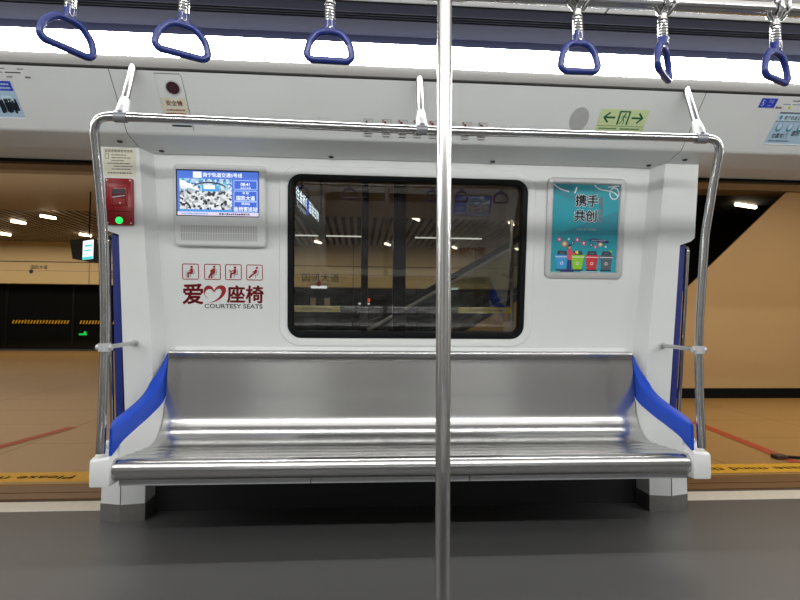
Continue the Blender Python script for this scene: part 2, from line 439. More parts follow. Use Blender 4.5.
# car body outside the bay (between doors) so that the platform light stays out
m = MB()
m.box(XC-1.5, XC-.70, 3.03, 3.10, 0.88, 2.2, 'dark'); m.box(XC+.70, XC+1.5, 3.03, 3.10, 0.88, 2.2, 'dark'); m.box(XC-.72, XC+.72, 3.03, 3.10, 1.86, 2.2, 'dark')
m.box(X0, X1, 3.0, 3.05, 2.0, 2.4, 'dark')
struct(m.build('wall_body_shell', smooth=False))

# ------------------------------------------------------------------ lighting strips
m = MB()
m.loft([[(x, y, z) for y, z in ((2.394, 2.143), (2.355, 2.172), (2.33, 2.212))] for x in (X0, X1)], 'strip')
strip = tag(m.build('strip_light', smooth=True), 'long glowing white light strip along the ceiling edge above the window', 'light')

# ================================================================== BENCH
bench = tag(empty('bench_seat', (XC, 2.75, 0)), 'long brushed steel bench seat with curved blue end panels below the window', 'bench')
arc = lambda cy, cz, r, a0, a1, n: [(cy+r*math.cos(math.radians(a0+(a1-a0)*k/n)), cz+r*math.sin(math.radians(a0+(a1-a0)*k/n))) for k in range(n+1)]
pts = [(2.475, .342)]+arc(2.462, .386, .046, 262, 95, 14)
# three shallow ribs on the pan
yv = 2.475
def pan(y):
    z = .4315-.012*min(1, (y-2.46)/.2)
    for c in (2.54, 2.62, 2.70):
        d = (y-c)/.012
        z += .0035*math.exp(-d*d)
    return z
while yv < 2.722: pts.append((yv, pan(yv))); yv += .004
pts += arc(2.726, .570, .1505, 270, 353, 16)
zz = .60
while zz < .835: pts.append((2.876+(zz-.53)*.115, zz)); zz += .04
pts += [(2.9115, .840), (2.907, .848), (2.906, .856), (2.910, .864), (2.92, .868), (2.952, .869)]
def sidew(s, y): return 0.0 if s < 0 else -.036*max(0, min(1, (2.92-y)/.5))
def halfw(y, z):
    if z > .55: return 1.224-.002*(z-.55)/.3
    if y < 2.52: return 1.284
    return 1.284-(y-2.52)/(2.87-2.52)*.058
m = MB(); m.loft([[(XC+s*(halfw(y, z)+sidew(s, y)), y, z) for y, z in pts] for s in (-1, -.34, .33, 1)], 'steel')
m.build('seat_shell', parent=bench, smooth=True, angle=60, recalc=False)
m = MB()
for a, c in ((-1.27, -.462), (-.458, .24), (.244, 1.27)):
    m.box(XC+a, XC+c, 2.472, 2.492, .312, .344, 'clamp', .002)
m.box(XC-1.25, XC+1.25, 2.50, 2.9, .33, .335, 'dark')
m.build('valance', parent=bench)
top = [(2.415, .568), (2.50, .578), (2.60, .604), (2.70, .632), (2.78, .662), (2.84, .700), (2.885, .755), (2.912, .81), (2.92, .852)]
bot = [(2.415, .452), (2.50, .492), (2.60, .522), (2.70, .548), (2.78, .572), (2.84, .592), (2.885, .615), (2.905, .640), (2.925, .660)]
SIDE = [-1]
def uin(y): return sidew(SIDE[0], y)+ 1.278-(y-2.415)/(2.92-2.415)*.052
def smooth(cv, n=4):
    out = []
    for i in range(len(cv)-1):
        p0 = cv[max(i-1, 0)]; p1 = cv[i]; p2 = cv[i+1]; p3 = cv[min(i+2, len(cv)-1)]
        for k in range(n):
            t = k/n
            out.append(tuple(.5*((2*p1[j])+(-p0[j]+p2[j])*t+(2*p0[j]-5*p1[j]+4*p2[j]-p3[j])*t*t+(-p0[j]+3*p1[j]-3*p2[j]+p3[j])*t**3) for j in range(2)))
    return out+[cv[-1]]
tps, bts = smooth(top), smooth(bot)
for s in (-1, 1):
    SIDE[0] = s
    m = MB(); lp = []
    for (y, z), (y2, z2) in zip(tps, bts):
        w = .058*max(.14, min(1, (.875-z)/.16, .2+(y-2.415)/.12)); e = .006
        lp.append([(XC+s*(uin(y)+e), y, z), (XC+s*(uin(y)), y, z-e), (XC+s*uin(y2), y2, z2), (XC+s*(uin(y2)+w), y2, z2), (XC+s*(uin(y)+w), y, z-e), (XC+s*(uin(y)+w-e), y, z)])
    vs = m.loft(lp, 'blue', closed=True)
    for l in (vs[0], vs[-1]): m.bm.faces.new(l).material_index = 0
    m.build('end_panel', parent=bench, smooth=True, angle=50)['label'] = 'curved blue end panel'
    # white moulded side below the blue panel
    m = MB(); lp = []
    for k, (y2, z2) in enumerate(bts):
        if y2 < 2.452: continue
        yb = y2 if y2 < 2.86 else 2.86; zb = max(.36, .425)
        hw = halfw(min(y2, 2.87), .43)+sidew(s, y2)
        lp.append([(XC+s*(uin(y2)-.003), y2, z2+.003), (XC+s*min(hw+.004, uin(y2)), y2 if y2 < 2.89 else y2-.015, min(z2, .432 if y2 < 2.80 else .432+(y2-2.80)*1.2)), (XC+s*(hw+.01), y2, .36), (XC+s*(uin(y2)+.075), y2, .36), (XC+s*(uin(y2)+.062), y2, z2+.003)])
    vs = m.loft(lp, 'white2', closed=True)
    for l in (vs[0], vs[-1]): m.bm.faces.new(l).material_index = 0
    m.build('side_moulding', parent=bench, smooth=True, angle=40)
    m = MB(); q = lambda u: XC+s*(u+sidew(s, 2.42))
    pf = [(2.402, .325), (2.402, .446), (2.42, .454), (2.445, .457), (2.53, .500), (2.57, .50), (2.57, .325)]
    m.prism([(q(1.281), y, z) for y, z in pf], [(q(1.362), y, z-(.012 if z > .4 else 0)) for y, z in pf], 'white2', .007)
    m.build('end_cap', parent=bench, smooth=True, angle=40)['label'] = 'white end cap'
    # leg: white cover with steel kick plate
    q = lambda u: XC+s*u
    def legsec(z, g=0):
        a, c = 1.335-g, 1.556+g; yf = 2.955-.02*0
        return [(q(a), 3.10, z), (q(a), yf-g, z), (q((a+c)/2), yf-.022-g, z), (q(c), yf+.012-g, z), (q(c), 3.10, z)]
    m = MB(); vs = m.loft([legsec(z) for z in (.088, .30, .34)], 'white2', closed=True)
    m.bm.faces.new(vs[-1]).material_index = 0
    m.box(q(1.447)-.0015, q(1.447)+.0015, 2.930, 2.94, .09, .33, 'lip')
    leg = m.build('leg', parent=bench, smooth=False)
    m = MB(); vs = m.loft([legsec(z, .002) for z in (0, .088)], 'kick', closed=True); m.bm.faces.new(vs[-1]).material_index = 0
    m.build('kick_plate', parent=leg, smooth=False)['label'] = 'grey steel kick plate'

# ================================================================== HANDRAIL LOOP
RR = .0185
hr = tag(empty('grab_rail', (XC, 2.4, .45)), 'stainless steel grab rail looping over the bench on two posts', 'handrail')
def post(s):
    us_ = (1.320, 1.324, 1.328, 1.330, 1.336, 1.345, 1.348) if s < 0 else (1.285, 1.290, 1.294, 1.298, 1.312, 1.330, 1.338)
    return [Vector((XC+s*u, y, z)) for u, (y, z) in zip(us_, ((2.408, .463), (2.425, .70), (2.434, .88), (2.428, 1.05), (2.400, 1.42), (2.345, 1.70), (2.308, 1.848)))]
pR = post(1)[::-1]; pR[0].z -= .008
corner = fillet(post(-1)+[Vector((XC, 2.308, 1.834))]+pR, [0, .3, .4, .4, .6, .4, .075, 9, .075, .4, .6, .4, .4, .3, 0], 6)
m = MB(); m.tube(corner, RR, 'tube', 18); m.build('rail_tube', parent=hr)
for u, k in ((-1.236, -1), (0, 0), (1.240, 1)):
    a = Vector((XC+u, 2.308, (1.847, 1.8365, 1.840)[k+1])); t_ = Vector((XC+u*1.0, 2.417, 2.118)); d = (t_-a).normalized()
    m = MB(); m.tube([a+d*.05, t_], .0165, 'rod', 14); rod = m.build('hanger_rod', parent=hr)
    m = MB(); m.tube([a-Vector((.024, 0, 0)), a+Vector((.024, 0, 0))], .0235, 'lead', 18)
    m.tube([a+d*.012, a+d*.04, a+d*.075, a+d*.092], [.0255, .0250, .0215, .0180], 'clamp', 16)
    m.tube([a+d*.045+Vector((-.006, -.0258, 0)), a+d*.045+Vector((-.006, -.022, 0))], .0025, 'ink', 8); m.tube([a+d*.045+Vector((.007, -.0258, 0)), a+d*.045+Vector((.007, -.022, 0))], .0025, 'ink', 8)
    m.build('bracket', parent=hr)['label'] = 'grey cast bracket'
for s in (-1, 1):
    a = Vector((XC+(-1.328 if s < 0 else 1.2945), 2.433, .902)); e = WP(s*1.375, .905, 0)
    m = MB(); m.tube([a, e], .0105, 'tube', 12); m.tube([e+(a-e)*.03, e-(a-e)*.01], .017, 'clamp', 14); m.build('side_stub', parent=hr)
    m = MB(); m.tube([a-Vector((0, 0, .017)), a+Vector((0, 0, .017))], .0245, 'clamp', 18); m.tube([a+Vector((-.032*1, 0, 0)), a+Vector((.032, 0, 0))], .0125, 'clamp', 12)
    m.build('bracket', parent=hr)
# ------------------------------------------------------------------ centre pole
gp = tag(empty('grab_pole', (.216, 1.40, 0)), 'vertical stainless steel pole standing in the aisle in front of the bench', 'pole')
m = MB(); m.tube([(.216, 1.40, .012), (.216, 1.40, 2.244)], .019, 'pole', 28); m.build('pole_tube', parent=gp)
m = MB(); m.tube([(.216, 1.40, 0), (.216, 1.40, .02)], .05, 'tube', 28); m.build('floor_flange', parent=gp)
# ------------------------------------------------------------------ strap rail and straps
ZR, YR = 1.878, 1.40
sr = tag(empty('strap_rail', (1.5, YR, ZR)), 'horizontal steel rail along the ceiling carrying the blue hanging straps', 'handrail')
for x0, x1, c0, c1 in ((X0+.3, .1965, .165, .1965), (.2355, X1-.3, .2355, .267)):
    m = MB(); m.tube([(x0, YR, ZR), (x1, YR, ZR)], .0185, 'tube', 18); m.build('rail_tube', parent=sr)
    m = MB(); m.tube([(c0, YR, ZR), (c1, YR, ZR)], .0225, 'clamp', 18); m.build('coupling', parent=sr)
for x in (-2.2, 2.6):
    m = MB(); m.tube([(x, YR, ZR), (x, YR, 2.244)], .014, 'tube', 12); m.build('hanger_rod', parent=sr)
def make_strap(x, rz, tilt, label, k=1.0):
    r = tag(empty('hanging_strap', (x, YR, ZR)), label, 'strap', 'blue hanging straps along the ceiling rail')
    o = Vector((x, YR, ZR)); zt = ZR-.042
    # clamp around the rail with hooked jaws
    m = MB()
    m.tube([o+Vector((dx, .0265*math.cos(a), .0265*math.sin(a))) for dx in (0,) for a in [math.radians(d) for d in range(0, 360, 24)]], .0055, 'chrome', 10, closed=True, flat=1.2)
    m.tube([o+Vector((-.030, -.018, -.018)), o+Vector((-.026, -.014, -.024)), o+Vector((-.012, -.006, -.032)), o+Vector((0, 0, -.036)), o+Vector((.014, -.006, -.030)), o+Vector((.026, -.022, -.012)), o+Vector((.024, -.022, .016))], .0055, 'chrome', 10)
    m.tube([o+Vector((0, 0, -.031)), o+Vector((0, 0, -.046))], .011, 'chrome', 14)
    m.build('clamp', parent=r)
    R_ = Matrix.Rotation(rz, 4, 'Z') @ Matrix.Rotation(tilt, 4, 'Y')
    piv = o+Vector((0, 0, -.042)); T = Matrix.Translation(piv) @ R_
    m = MB(); n = 84
    m.tube([T @ Vector((.0105*math.cos(2*PI*i/12), .0105*math.sin(2*PI*i/12), -.054*i/n)) for i in range(n+1)], .0034, 'chrome', 8)
    m.tube([T @ Vector((0, 0, 0)), T @ Vector((0, 0, -.056))], .007, 'chrome', 10)
    m.build('spring', parent=r)
    w = .0585*k; zb = -.154; za = -.080
    pth = fillet([(0, 0, za+.002), (-.030, 0, za-.001), (-w*.88, 0, za-.030), (-w, 0, zb+.012), (-w+.012, 0, zb), (0, 0, zb), (w-.012, 0, zb), (w, 0, zb+.012), (w*.88, 0, za-.030), (.030, 0, za-.001), (0, 0, za+.002)], [0, .05, .05, .014, .014, 0, .014, .014, .05, .05, 0], 5)[:-1]
    m = MB(); m.tube([T @ p for p in pth], .0092, 'strapblue', 12, closed=True)
    lp = []
    for z, hx, hy in ((-.047, .0105, .0095), (-.053, .0130, .0120), (-.067, .0125, .011), (-.078, .018, .010), (-.084, .026, .007)):
        lp.append([T @ Vector((a*1.0, c, z)) for a, c in rrect(0, 0, hx, hy, min(hx, hy)*.5, 3)])
    vs = m.loft(lp, 'strapblue', closed=True); m.bm.faces.new(vs[0]).material_index = 0; m.bm.faces.new(vs[-1]).material_index = 0
    hd = m.build('handle', parent=r, smooth=True, angle=50); hd['label'] = 'blue plastic loop handle'
    m = MB(); m.tube([T @ p for p in fillet([(-.005, -.0125, -.052), (-.005, -.0125, -.070), (0, -.0125, -.076), (.005, -.0125, -.070), (.005, -.0125, -.052), (0, -.0125, -.048)], .004, 3)], .0013, 'chrome', 6, closed=True)
    m.build('clip', parent=hd)
    return r
D = math.radians
straps = [(-.72, D(52), D(2), 'blue strap nearest the left edge, above the map poster, turned steeply', 1.1),
          (-.446, D(27), D(1), 'blue strap above the round red knob hatch', 1.1),
          (-.081, D(2), D(0), 'blue strap hanging alone to the left of the pole, facing square on', 1.0),
          (.572, D(3), -D(2), 'blue strap above the round speaker grille, first to the right of the pole', .9),
          (.808, D(46), D(0), 'blue strap turned nearly edge on above the exit sign', 1.0),
          (1.128, D(25), D(0), 'blue strap nearest the right edge, above the line badge', 1.0)]
for a in straps: make_strap(*a[:4], k=a[4])

# ================================================================== WALL FITTINGS
# ---- information display
u0, u1, z0, z1 = -1.188, -.735, 1.402, 1.806
lcd = tag(empty('information_display', W((u0+u1)/2, z0)), 'wall-mounted passenger information screen in a grey case left of the window', 'screen')
m = MB()
lps = [[W(a, c, o) for a, c in rrect((u0+u1)/2, (z0+z1)/2, (u1-u0)/2+d, (z1-z0)/2+d, .02+max(d, -.01), 5)] for d, o in ((.004, 0), (.0, .03), (-.006, .036), (-.012, .037))]
vs = m.loft(lps, 'lcdcase', closed=True); m.bm.faces.new(vs[-1]).material_index = 0
m.build('case', parent=lcd, smooth=True, angle=40)
OF = lay(W, .0376, .0005)
a = Art(OF)
sx0, sx1, sz0, sz1 = -1.170, -.770, 1.553, 1.772
a.rect(sx0-.006, sz0-.004, sx1+.003, sz1+.006, 'black', 0); a.rect(sx0, sz0, sx1, sz1, 'uiblue', 1)
a.rect(sx0, sz0, sx1, sz0+.018, 'uipink', 2)
a.rect(sx0+.01, sz0+.02, -.900, sz0+.028, 'uicyan', 2)
a.rect(-1.092, 1.738, -1.050, 1.768, 'uiwhite', 2); a.t('南宁轨道交通5号线', -1.045, 1.745, .0165, 'uiwhite', 3, align='LEFT', bold=.02)
for k, (zb, lines) in enumerate(((1.685, (('08:41', .016, .018), ('2021/12/18', .008, .004))), (1.627, (('本 站', .010, .036), ('国凯大道', .017, .007))), (1.574, (('终点站', .010, .036), ('金桥客运站', .017, .006))))):
    hh = .052 if k else .046
    a.rect(-.893, zb, -.776, zb+hh, 'uideep', 2); a.frame(-.893, zb, -.776, zb+hh, .003, 'uiline', 3, .004)
    for tx, h, dz in lines: a.t(tx, -.834, zb+dz, h, 'uiwhite', 4, bold=.02)
a.scribble(-.965, sz0+.004, -.815, .010, 'uiink', 3); a.scribble(-1.15, sz0+.005, -1.02, .007, 'uicyan', 3)
a.done('screen', parent=lcd)['label'] = 'lit blue screen'
a = Art(OF); a.rect(sx0+.012, sz0+.030, -.902, 1.734, 'picture', 2)
for th in range(0, 180, 12):
    c, s = math.cos(D(th)), math.sin(D(th)); c2, s2 = math.cos(D(th+12)), math.sin(D(th+12))
    a.pg([(-1.012+.082*c, 1.69+.03*s), (-1.012+.076*c, 1.69+.022*s), (-1.012+.076*c2, 1.69+.022*s2), (-1.012+.082*c2, 1.69+.03*s2)], 'uiink', 3)
a.rect(-1.05, 1.672, -.97, 1.70, 'uicyan', 3); a.rect(-1.04, 1.684, -.985, 1.704, 'uiwhite', 4)
a.pg([(-1.157, 1.700), (-1.06, 1.675), (-1.07, 1.690), (-1.157, 1.728)], 'uiwhite', 3)
a.done('picture', parent=lcd)['label'] = 'picture of a crowded station hall'
a = Art(OF)
for k in range(46):
    x = -1.155+k*.0083
    for j in range(2):
        zz = 1.428+j*.04; a.rect(x, zz, x+.0042, zz+.036, 'hole', 1)
a.done('speaker_slots', parent=lcd)

# ---- courtesy pictograms and lettering
FW = lay(W)
def man(a, cx, cz, kind, col='printred'):
    L = lambda pts, w: a.line([(cx+x*.001, cz+y*.001) for x, y in pts], w*.001, col, 2)
    P = lambda pts: a.pg([(cx+x*.001, cz+y*.001) for x, y in pts], col, 2)
    G = lambda pts, w: a.line([(cx+x*.001, cz+y*.001) for x, y in pts], w*.001, 'p_bin4', 1)
    if kind == 0:      # seated with a stick / support
        a.disc(cx+.006, cz+.024, .0065, col, 2); P([(0, 16), (12, 16), (13, -6), (-2, -6)]); L([(6, -6), (-12, -7), (-12, -28)], 9); L([(3, 10), (-8, 2)], 5); G([(18, 14), (18, -10), (0, -12), (0, -28)], 2.5); G([(-22, 4), (-22, -28)], 2)
    elif kind == 1:    # carrying a child
        a.disc(cx+.009, cz+.026, .006, col, 2); P([(0, 18), (15, 18), (14, -8), (-4, -6)]); P([(-10, 12), (2, 12), (-2, -4), (-10, -4)]); L([(6, -6), (-8, -10), (-18, -30)], 9); L([(-2, -8), (-4, -30)], 7); G([(20, 12), (20, -12), (6, -12), (6, -28)], 2.5)
    elif kind == 2:    # reading the belly / pregnant
        a.disc(cx+.008, cz+.024, .0065, col, 2); P([(2, 16), (14, 16), (14, -6), (-2, -6)]); L([(6, -6), (-12, -7), (-14, -28)], 9); L([(6, 10), (-14, 4), (-22, 10)], 4.5); G([(20, 12), (20, -12), (4, -14), (4, -28)], 2.5); G([(-24, 0), (-8, 0)], 2)
    else:              # leg stretched out
        a.disc(cx+.012, cz+.024, .006, col, 2); P([(4, 16), (16, 12), (8, -8), (-6, -4)]); L([(0, -4), (-14, -14), (-26, -26)], 8); L([(6, 8), (-10, 2)], 5); G([(22, 12), (16, -14), (4, -14), (6, -28)], 2.5)
PL = ['first red-framed pictogram from the left, seated figure, above the courtesy lettering', 'second red-framed pictogram from the left, figure carrying a child, above the courtesy lettering',
      'third red-framed pictogram from the left, figure with arm out, above the courtesy lettering', 'fourth red-framed pictogram from the left, reclining figure, above the courtesy lettering']
pics = []
for k, cu in enumerate((-1.121, -1.011, -.905, -.798)):
    a = Art(FW); cz = 1.2705
    a.frame(cu-.042, cz-.0405, cu+.042, cz+.0405, .0042, 'printred', 1, .008); man(a, cu, cz, k)
    pics.append(tag(a.done('priority_pictogram'), PL[k], 'pictogram', 'red courtesy seat pictograms'))
a = Art(FW)
a.t('爱', -1.109, 1.114, .081, 'printred', 1, bold=.036); a.t('座', -.892, 1.122, .068, 'printred', 1, bold=.036); a.t('椅', -.797, 1.122, .068, 'printred', 1, bold=.036)
# swept heart mark
def bez(p0, p1, p2, p3, n=14): return [tuple((1-t)**3*p0[i]+3*(1-t)**2*t*p1[i]+3*(1-t)*t*t*p2[i]+t**3*p3[i] for i in (0, 1)) for t in [k/n for k in range(n+1)]]
cx, cz = -1.0, 1.16
def ribbon(outer, inner):
    for i in range(len(outer)-1): a.pg([(cx+outer[i][0], cz+outer[i][1]), (cx+outer[i+1][0], cz+outer[i+1][1]), (cx+inner[i+1][0], cz+inner[i+1][1]), (cx+inner[i][0], cz+inner[i][1])], 'printred', 1)
ribbon(bez((-.004, .014), (-.010, .058), (-.070, .046), (-.053, -.006)), bez((-.004, .004), (-.014, .034), (-.052, .026), (-.050, -.008)))
ribbon(bez((-.053, -.006), (-.048, -.018), (-.040, -.022), (-.030, -.028)), bez((-.050, -.008), (-.045, -.016), (-.040, -.020), (-.030, -.028)))
ribbon(bez((-.004, .014), (.010, .056), (.066, .050), (.056, .010)), bez((-.004, .004), (.012, .032), (.036, .030), (.034, .008)))
ribbon(bez((.056, .010), (.046, -.024), (.004, -.046), (-.030, -.048)), bez((.034, .008), (.030, -.016), (.006, -.038), (-.030, -.048)))
a.t('COURTESY SEATS', -.9055, 1.085, .0225, 'printgrey', 1, sx=1.19, bold=.02)
letter = tag(a.done('courtesy_lettering'), 'dark red courtesy seats lettering with a heart mark on the wall left of the window', 'lettering')

# ---- poster in a frame right of the window
fu0, fu1, fz0, fz1 = .732, 1.164, 1.262, 1.796
po = tag(empty('framed_poster', W((fu0+fu1)/2, fz0)), 'teal waste sorting poster in a grey frame on the wall right of the window', 'poster')
m = MB(); ci = ((fu0+fu1)/2, (fz0+fz1)/2); hw, hh = (fu1-fu0)/2, (fz1-fz0)/2
m.loft([[W(p, q_, o) for p, q_ in rrect(*ci, hw+d, hh+d, .03+d, 5)] for d, o in ((0, 0), (-.002, .010), (-.008, .014), (-.030, .012), (-.034, .006), (-.036, .002))], 'silver', closed=True)
m.build('frame', parent=po, smooth=True, angle=40)
FP = lay(W, .003, .0005); a = Art(FP); px0, px1, pz0, pz1 = fu0+.034, fu1-.034, fz0+.034, fz1-.034
a.rect(px0, pz0, px1, pz1, 'teal', 0)
a.pg([(px0, pz1), (px0+.10, pz1), (px0+.13, pz1-.09), (px0, pz1-.05)], 'tealdk', 1); a.pg([(px0+.02, pz0+.20), (px1, pz0+.33), (px1, pz0+.20)], 'tealdk', 1)
arcp = lambda cx, cz, rx, rz, t0, t1, n=14: [(cx+rx*math.cos(D(t0+(t1-t0)*k/n)), cz+rz*math.sin(D(t0+(t1-t0)*k/n))) for k in range(n+1)]
a.line(bez((px0+.004, pz1-.004), (px0+.03, pz1-.03), (px0+.06, pz1-.035), (px0+.085, pz1-.04)), .006, 'p_white', 2)
a.line([(px0+.128, pz1-.018), (px0+.118, pz1-.045)], .008, 'p_white', 2)
a.line(bez((px0+.225, pz1-.002), (px0+.26, pz1-.05), (px0+.32, pz1-.01), (px0+.355, pz1-.06)), .006, 'p_white', 2)
a.line(arcp(px0+.335, pz1-.045, .025, .03, 0, 360, 20), .006, 'p_white', 2); a.line([(px0+.30, pz1-.012), (px1-.005, pz1-.004)], .005, 'p_white', 2)
for tx, tu, tz in (('携', .920, 1.652), ('手', .984, 1.652), ('共', .916, 1.572), ('创', .980, 1.572)):
    a.t(tx, tu, tz, .047, 'p_white', 2, bold=.09); a.t(tx, tu, tz, .047, 'p_ink', 3, bold=.03)
for k, ch in enumerate('全国文明城市'):
    a.t(ch, 1.030, 1.680-k*.0225, .0165, 'p_white', 2, bold=.05); a.t(ch, 1.030, 1.680-k*.0225, .0165, 'p_ink', 3, bold=.003)
a.t('垃圾分类从我做起', .955, 1.520, .010, 'p_white', 2, bold=.006)
for x, z, r, c in ((.808, 1.470, .013, 'p_pink'), (.838, 1.447, .015, 'p_orange'), (.882, 1.452, .008, 'p_navy'), (.907, 1.469, .013, 'p_pink'), (.944, 1.452, .013, 'p_shirt'), (.985, 1.443, .010, 'p_navy'), (1.008, 1.433, .008, 'p_pink'), (1.036, 1.447, .012, 'p_orange'), (.860, 1.472, .006, 'p_white'), (1.066, 1.435, .005, 'p_white')):
    a.disc(x, z, r, c, 2, 14); a.disc(x, z, r*.45, 'p_white', 3, 8)
a.pg([(.965, 1.470), (.995, 1.480), (1.085, 1.466), (1.078, 1.452), (.985, 1.462)], 'p_navy', 2); a.t('垃圾分类 绿色生活', 1.024, 1.464, .0068, 'p_white', 3)
for k, (bx, c) in enumerate(((.826, 'p_bin1'), (.913, 'p_bin2'), (.992, 'p_bin3'), (1.072, 'p_bin4'))):
    a.pg([(bx-.034, 1.379), (bx+.034, 1.379), (bx+.025, 1.312), (bx-.025, 1.312)], c, 3); a.rect(bx-.037, 1.377, bx+.037, 1.389, c, 4); a.rect(bx-.037, 1.376, bx+.037, 1.379, 'p_white', 5)
    a.pg([(bx-.028, 1.389), (bx-.022, 1.410), (bx+.022, 1.410), (bx+.028, 1.389)], 'p_ink', 3); a.rect(bx-.012, 1.394, bx+.012, 1.402, 'p_bin4', 4)
    a.rect(bx-.030, 1.304, bx+.030, 1.314, 'p_ink', 2)
    a.frame(bx-.008, 1.336, bx+.008, 1.352, .0025, 'p_white', 4, .007); 
a.pg([(px0+.05, 1.298), (px0+.13, 1.298), (px0+.11, 1.312), (px0+.07, 1.312)], 'p_navy', 4)
a.disc(.866, 1.430, .009, 'p_skin', 6, 12); a.pg([(.857, 1.430), (.857, 1.443), (.877, 1.443), (.876, 1.433), (.866, 1.434)], 'p_ink', 7)
a.pg([(.854, 1.420), (.878, 1.420), (.881, 1.362), (.855, 1.362)], 'p_shirt', 6); a.line([(.874, 1.412), (.884, 1.392), (.902, 1.398)], .008, 'p_shirt', 7); a.rect(.898, 1.394, .914, 1.410, 'p_lime', 6)
a.rect(.857, 1.308, .866, 1.362, 'p_navy', 6); a.rect(.869, 1.308, .878, 1.362, 'p_navy', 6)
a.disc(1.093, 1.410, .008, 'p_bin2', 3, 10); a.rect(.93, 1.300, 1.04, 1.302, 'p_white', 5)
a.done('poster_print', parent=po)['label'] = 'teal printed poster'

# ---- alarm box and notice on the left pillar
al = tag(empty('emergency_alarm', WP(-1.43, 1.487)), 'red emergency alarm box with a glowing green button on the left pillar', 'alarm')
m = MB(); ac = (-1.432, 1.599); aw, ah = .064, .112
vs = m.loft([[WP(p, q_, o) for p, q_ in rrect(*ac, aw+d, ah+d, .006, 3)] for d, o in ((0, 0), (0, .016), (-.003, .019))], 'red', closed=True); m.bm.faces.new(vs[-1]).material_index = 0
FA = lay(WP, .0195, .0006)
m.build('case', parent=al, smooth=True, angle=40)
a = Art(FA); a.rect(ac[0]-.055, ac[1]+.088, ac[0]+.055, ac[1]+.091, 'deepred', 1); a.rect(ac[0]-.055, ac[1]-.048, ac[0]+.055, ac[1]-.045, 'deepred', 1)
a.disc(ac[0]-.002, ac[1]-.066, .005, 'deepred', 1, 12)
a.done('face_plate', parent=al)
for sx in (-1, 1):
    for sz in (-1, 1): a = Art(FA); a.disc(ac[0]+sx*.055, ac[1]+sz*.103, .004, 'silver', 1, 10); a.done('screw', parent=al)
m = MB(); FR = [(d, o) for d, o in ((0, .0195), (-.003, .023), (-.008, .0235))]
wl = [[WP(p, q_, o) for p, q_ in rrect(ac[0]+.002, ac[1]+.024, .040+d, .044+d, .006, 3)] for d, o in FR]
m.loft(wl, 'red', closed=True); m.build('window_frame', parent=al, smooth=True)
a = Art(lay(WP, .0205, .0006)); a.rect(ac[0]-.034, ac[1]-.016, ac[0]+.036, ac[1]+.064, 'deepred', 0); a.rect(ac[0]-.034, ac[1]+.040, ac[0]+.036, ac[1]+.064, 'ink', 1)
a.pg([(ac[0]-.034, ac[1]+.018), (ac[0]+.030, ac[1]+.028), (ac[0]+.030, ac[1]+.031), (ac[0]-.034, ac[1]+.022)], 'silver', 2); a.disc(ac[0]+.006, ac[1]-.006, .004, 'silver', 2, 8)
a.rect(ac[0]-.028, ac[1]-.012, ac[0]+.030, ac[1]+.016, 'red', 1)
a.done('glass_cover', parent=al)
m = MB(); c0 = WP(ac[0], ac[1]-.090, .019)
vs = m.loft([[c0+NW*o+Vector((r*math.cos(t), 0, r*math.sin(t)))-NW*0+Vector((0, -SL*r*math.sin(t), 0)) for t in [2*PI*k/18 for k in range(18)]] for r, o in ((.0165, 0), (.0165, .004), (.014, .008), (.008, .011))], 'green', closed=True); m.bm.faces.new(vs[-1]).material_index = 0
m.build('button', parent=al)['label'] = 'glowing green button'
a = Art(lay(WP, .001, .0005)); a.rect(-1.508, 1.722, -1.355, 1.856, 'cream', 0)
a.t('紧急报警器使用说明', -1.435, 1.838, .0105, 'ink', 1, bold=.01)
for k, (x0, x1) in enumerate(((-1.47, -1.40), (-1.47, -1.38), (-1.47, -1.41), (-1.49, -1.38), (-1.46, -1.37), (-1.47, -1.38))): a.scribble(x0, 1.822-k*.0135, x1, .0055, 'printgrey', 1)
a.frame(-1.50, 1.806, -1.482, 1.832, .002, 'printgrey', 1); a.scribble(-1.49, 1.735, -1.375, .008, 'ink', 1)
tag(a.done('instruction_notice'), 'cream paper notice with small print above the red alarm box', 'notice')

# ---- overhead panel fittings
FN = lay(PN, .0012, .0005)
# hatch with the round lens
ht = tag(empty('safety_hatch', PN(-1.09, 2.02)), 'small square hatch with a round dark red lens above the information screen', 'hatch')
a = Art(FN); hz0, hz1 = 1.900, 2.083
a.line([(-1.150, hz1), (-1.045, hz1), (-1.037, hz1-.008), (-1.030, hz0)], .0028, 'linegrey', 0); a.line([(-1.150, hz1), (-1.150, hz0)], .0012, 'meshgrey', 0)
a.rect(-1.124, 1.9125, -1.036, 1.9185, 'ink', 1)
a.done('outline', parent=ht)
m = MB(); c0 = PN(-1.083, 2.040); ax = Vector((1, 0, 0)); ay = NP.cross(ax).normalized()
ring = lambda r, o: [c0+NP*o+ax*r*math.cos(2*PI*k/24)+ay*r*math.sin(2*PI*k/24) for k in range(24)]
m.loft([ring(.0335, .001), ring(.0325, .005), ring(.029, .0055), ring(.0285, .003)], 'silver', closed=True); m.build('lens_rim', parent=ht)
m = MB(); m.poly(ring(.029, .0028), 'lens'); m.build('lens', parent=ht, smooth=False)['label'] = 'dark red lens'
a = Art(FN); a.pg([(-1.148, 2.008), (-1.040, 2.008), (-1.034, 1.936), (-1.146, 1.936)], 'cream', 1)
a.t('安全锤', -1.092, 1.984, .0135, 'printred', 2, bold=.02, sx=1.3); a.scribble(-1.132, 1.966, -1.052, .0055, 'printred', 2); a.scribble(-1.136, 1.954, -1.048, .0055, 'printred', 2); a.scribble(-1.11, 1.942, -1.06, .004, 'printred', 2)
a.done('hatch_label', parent=ht)['label'] = 'cream label printed in red'
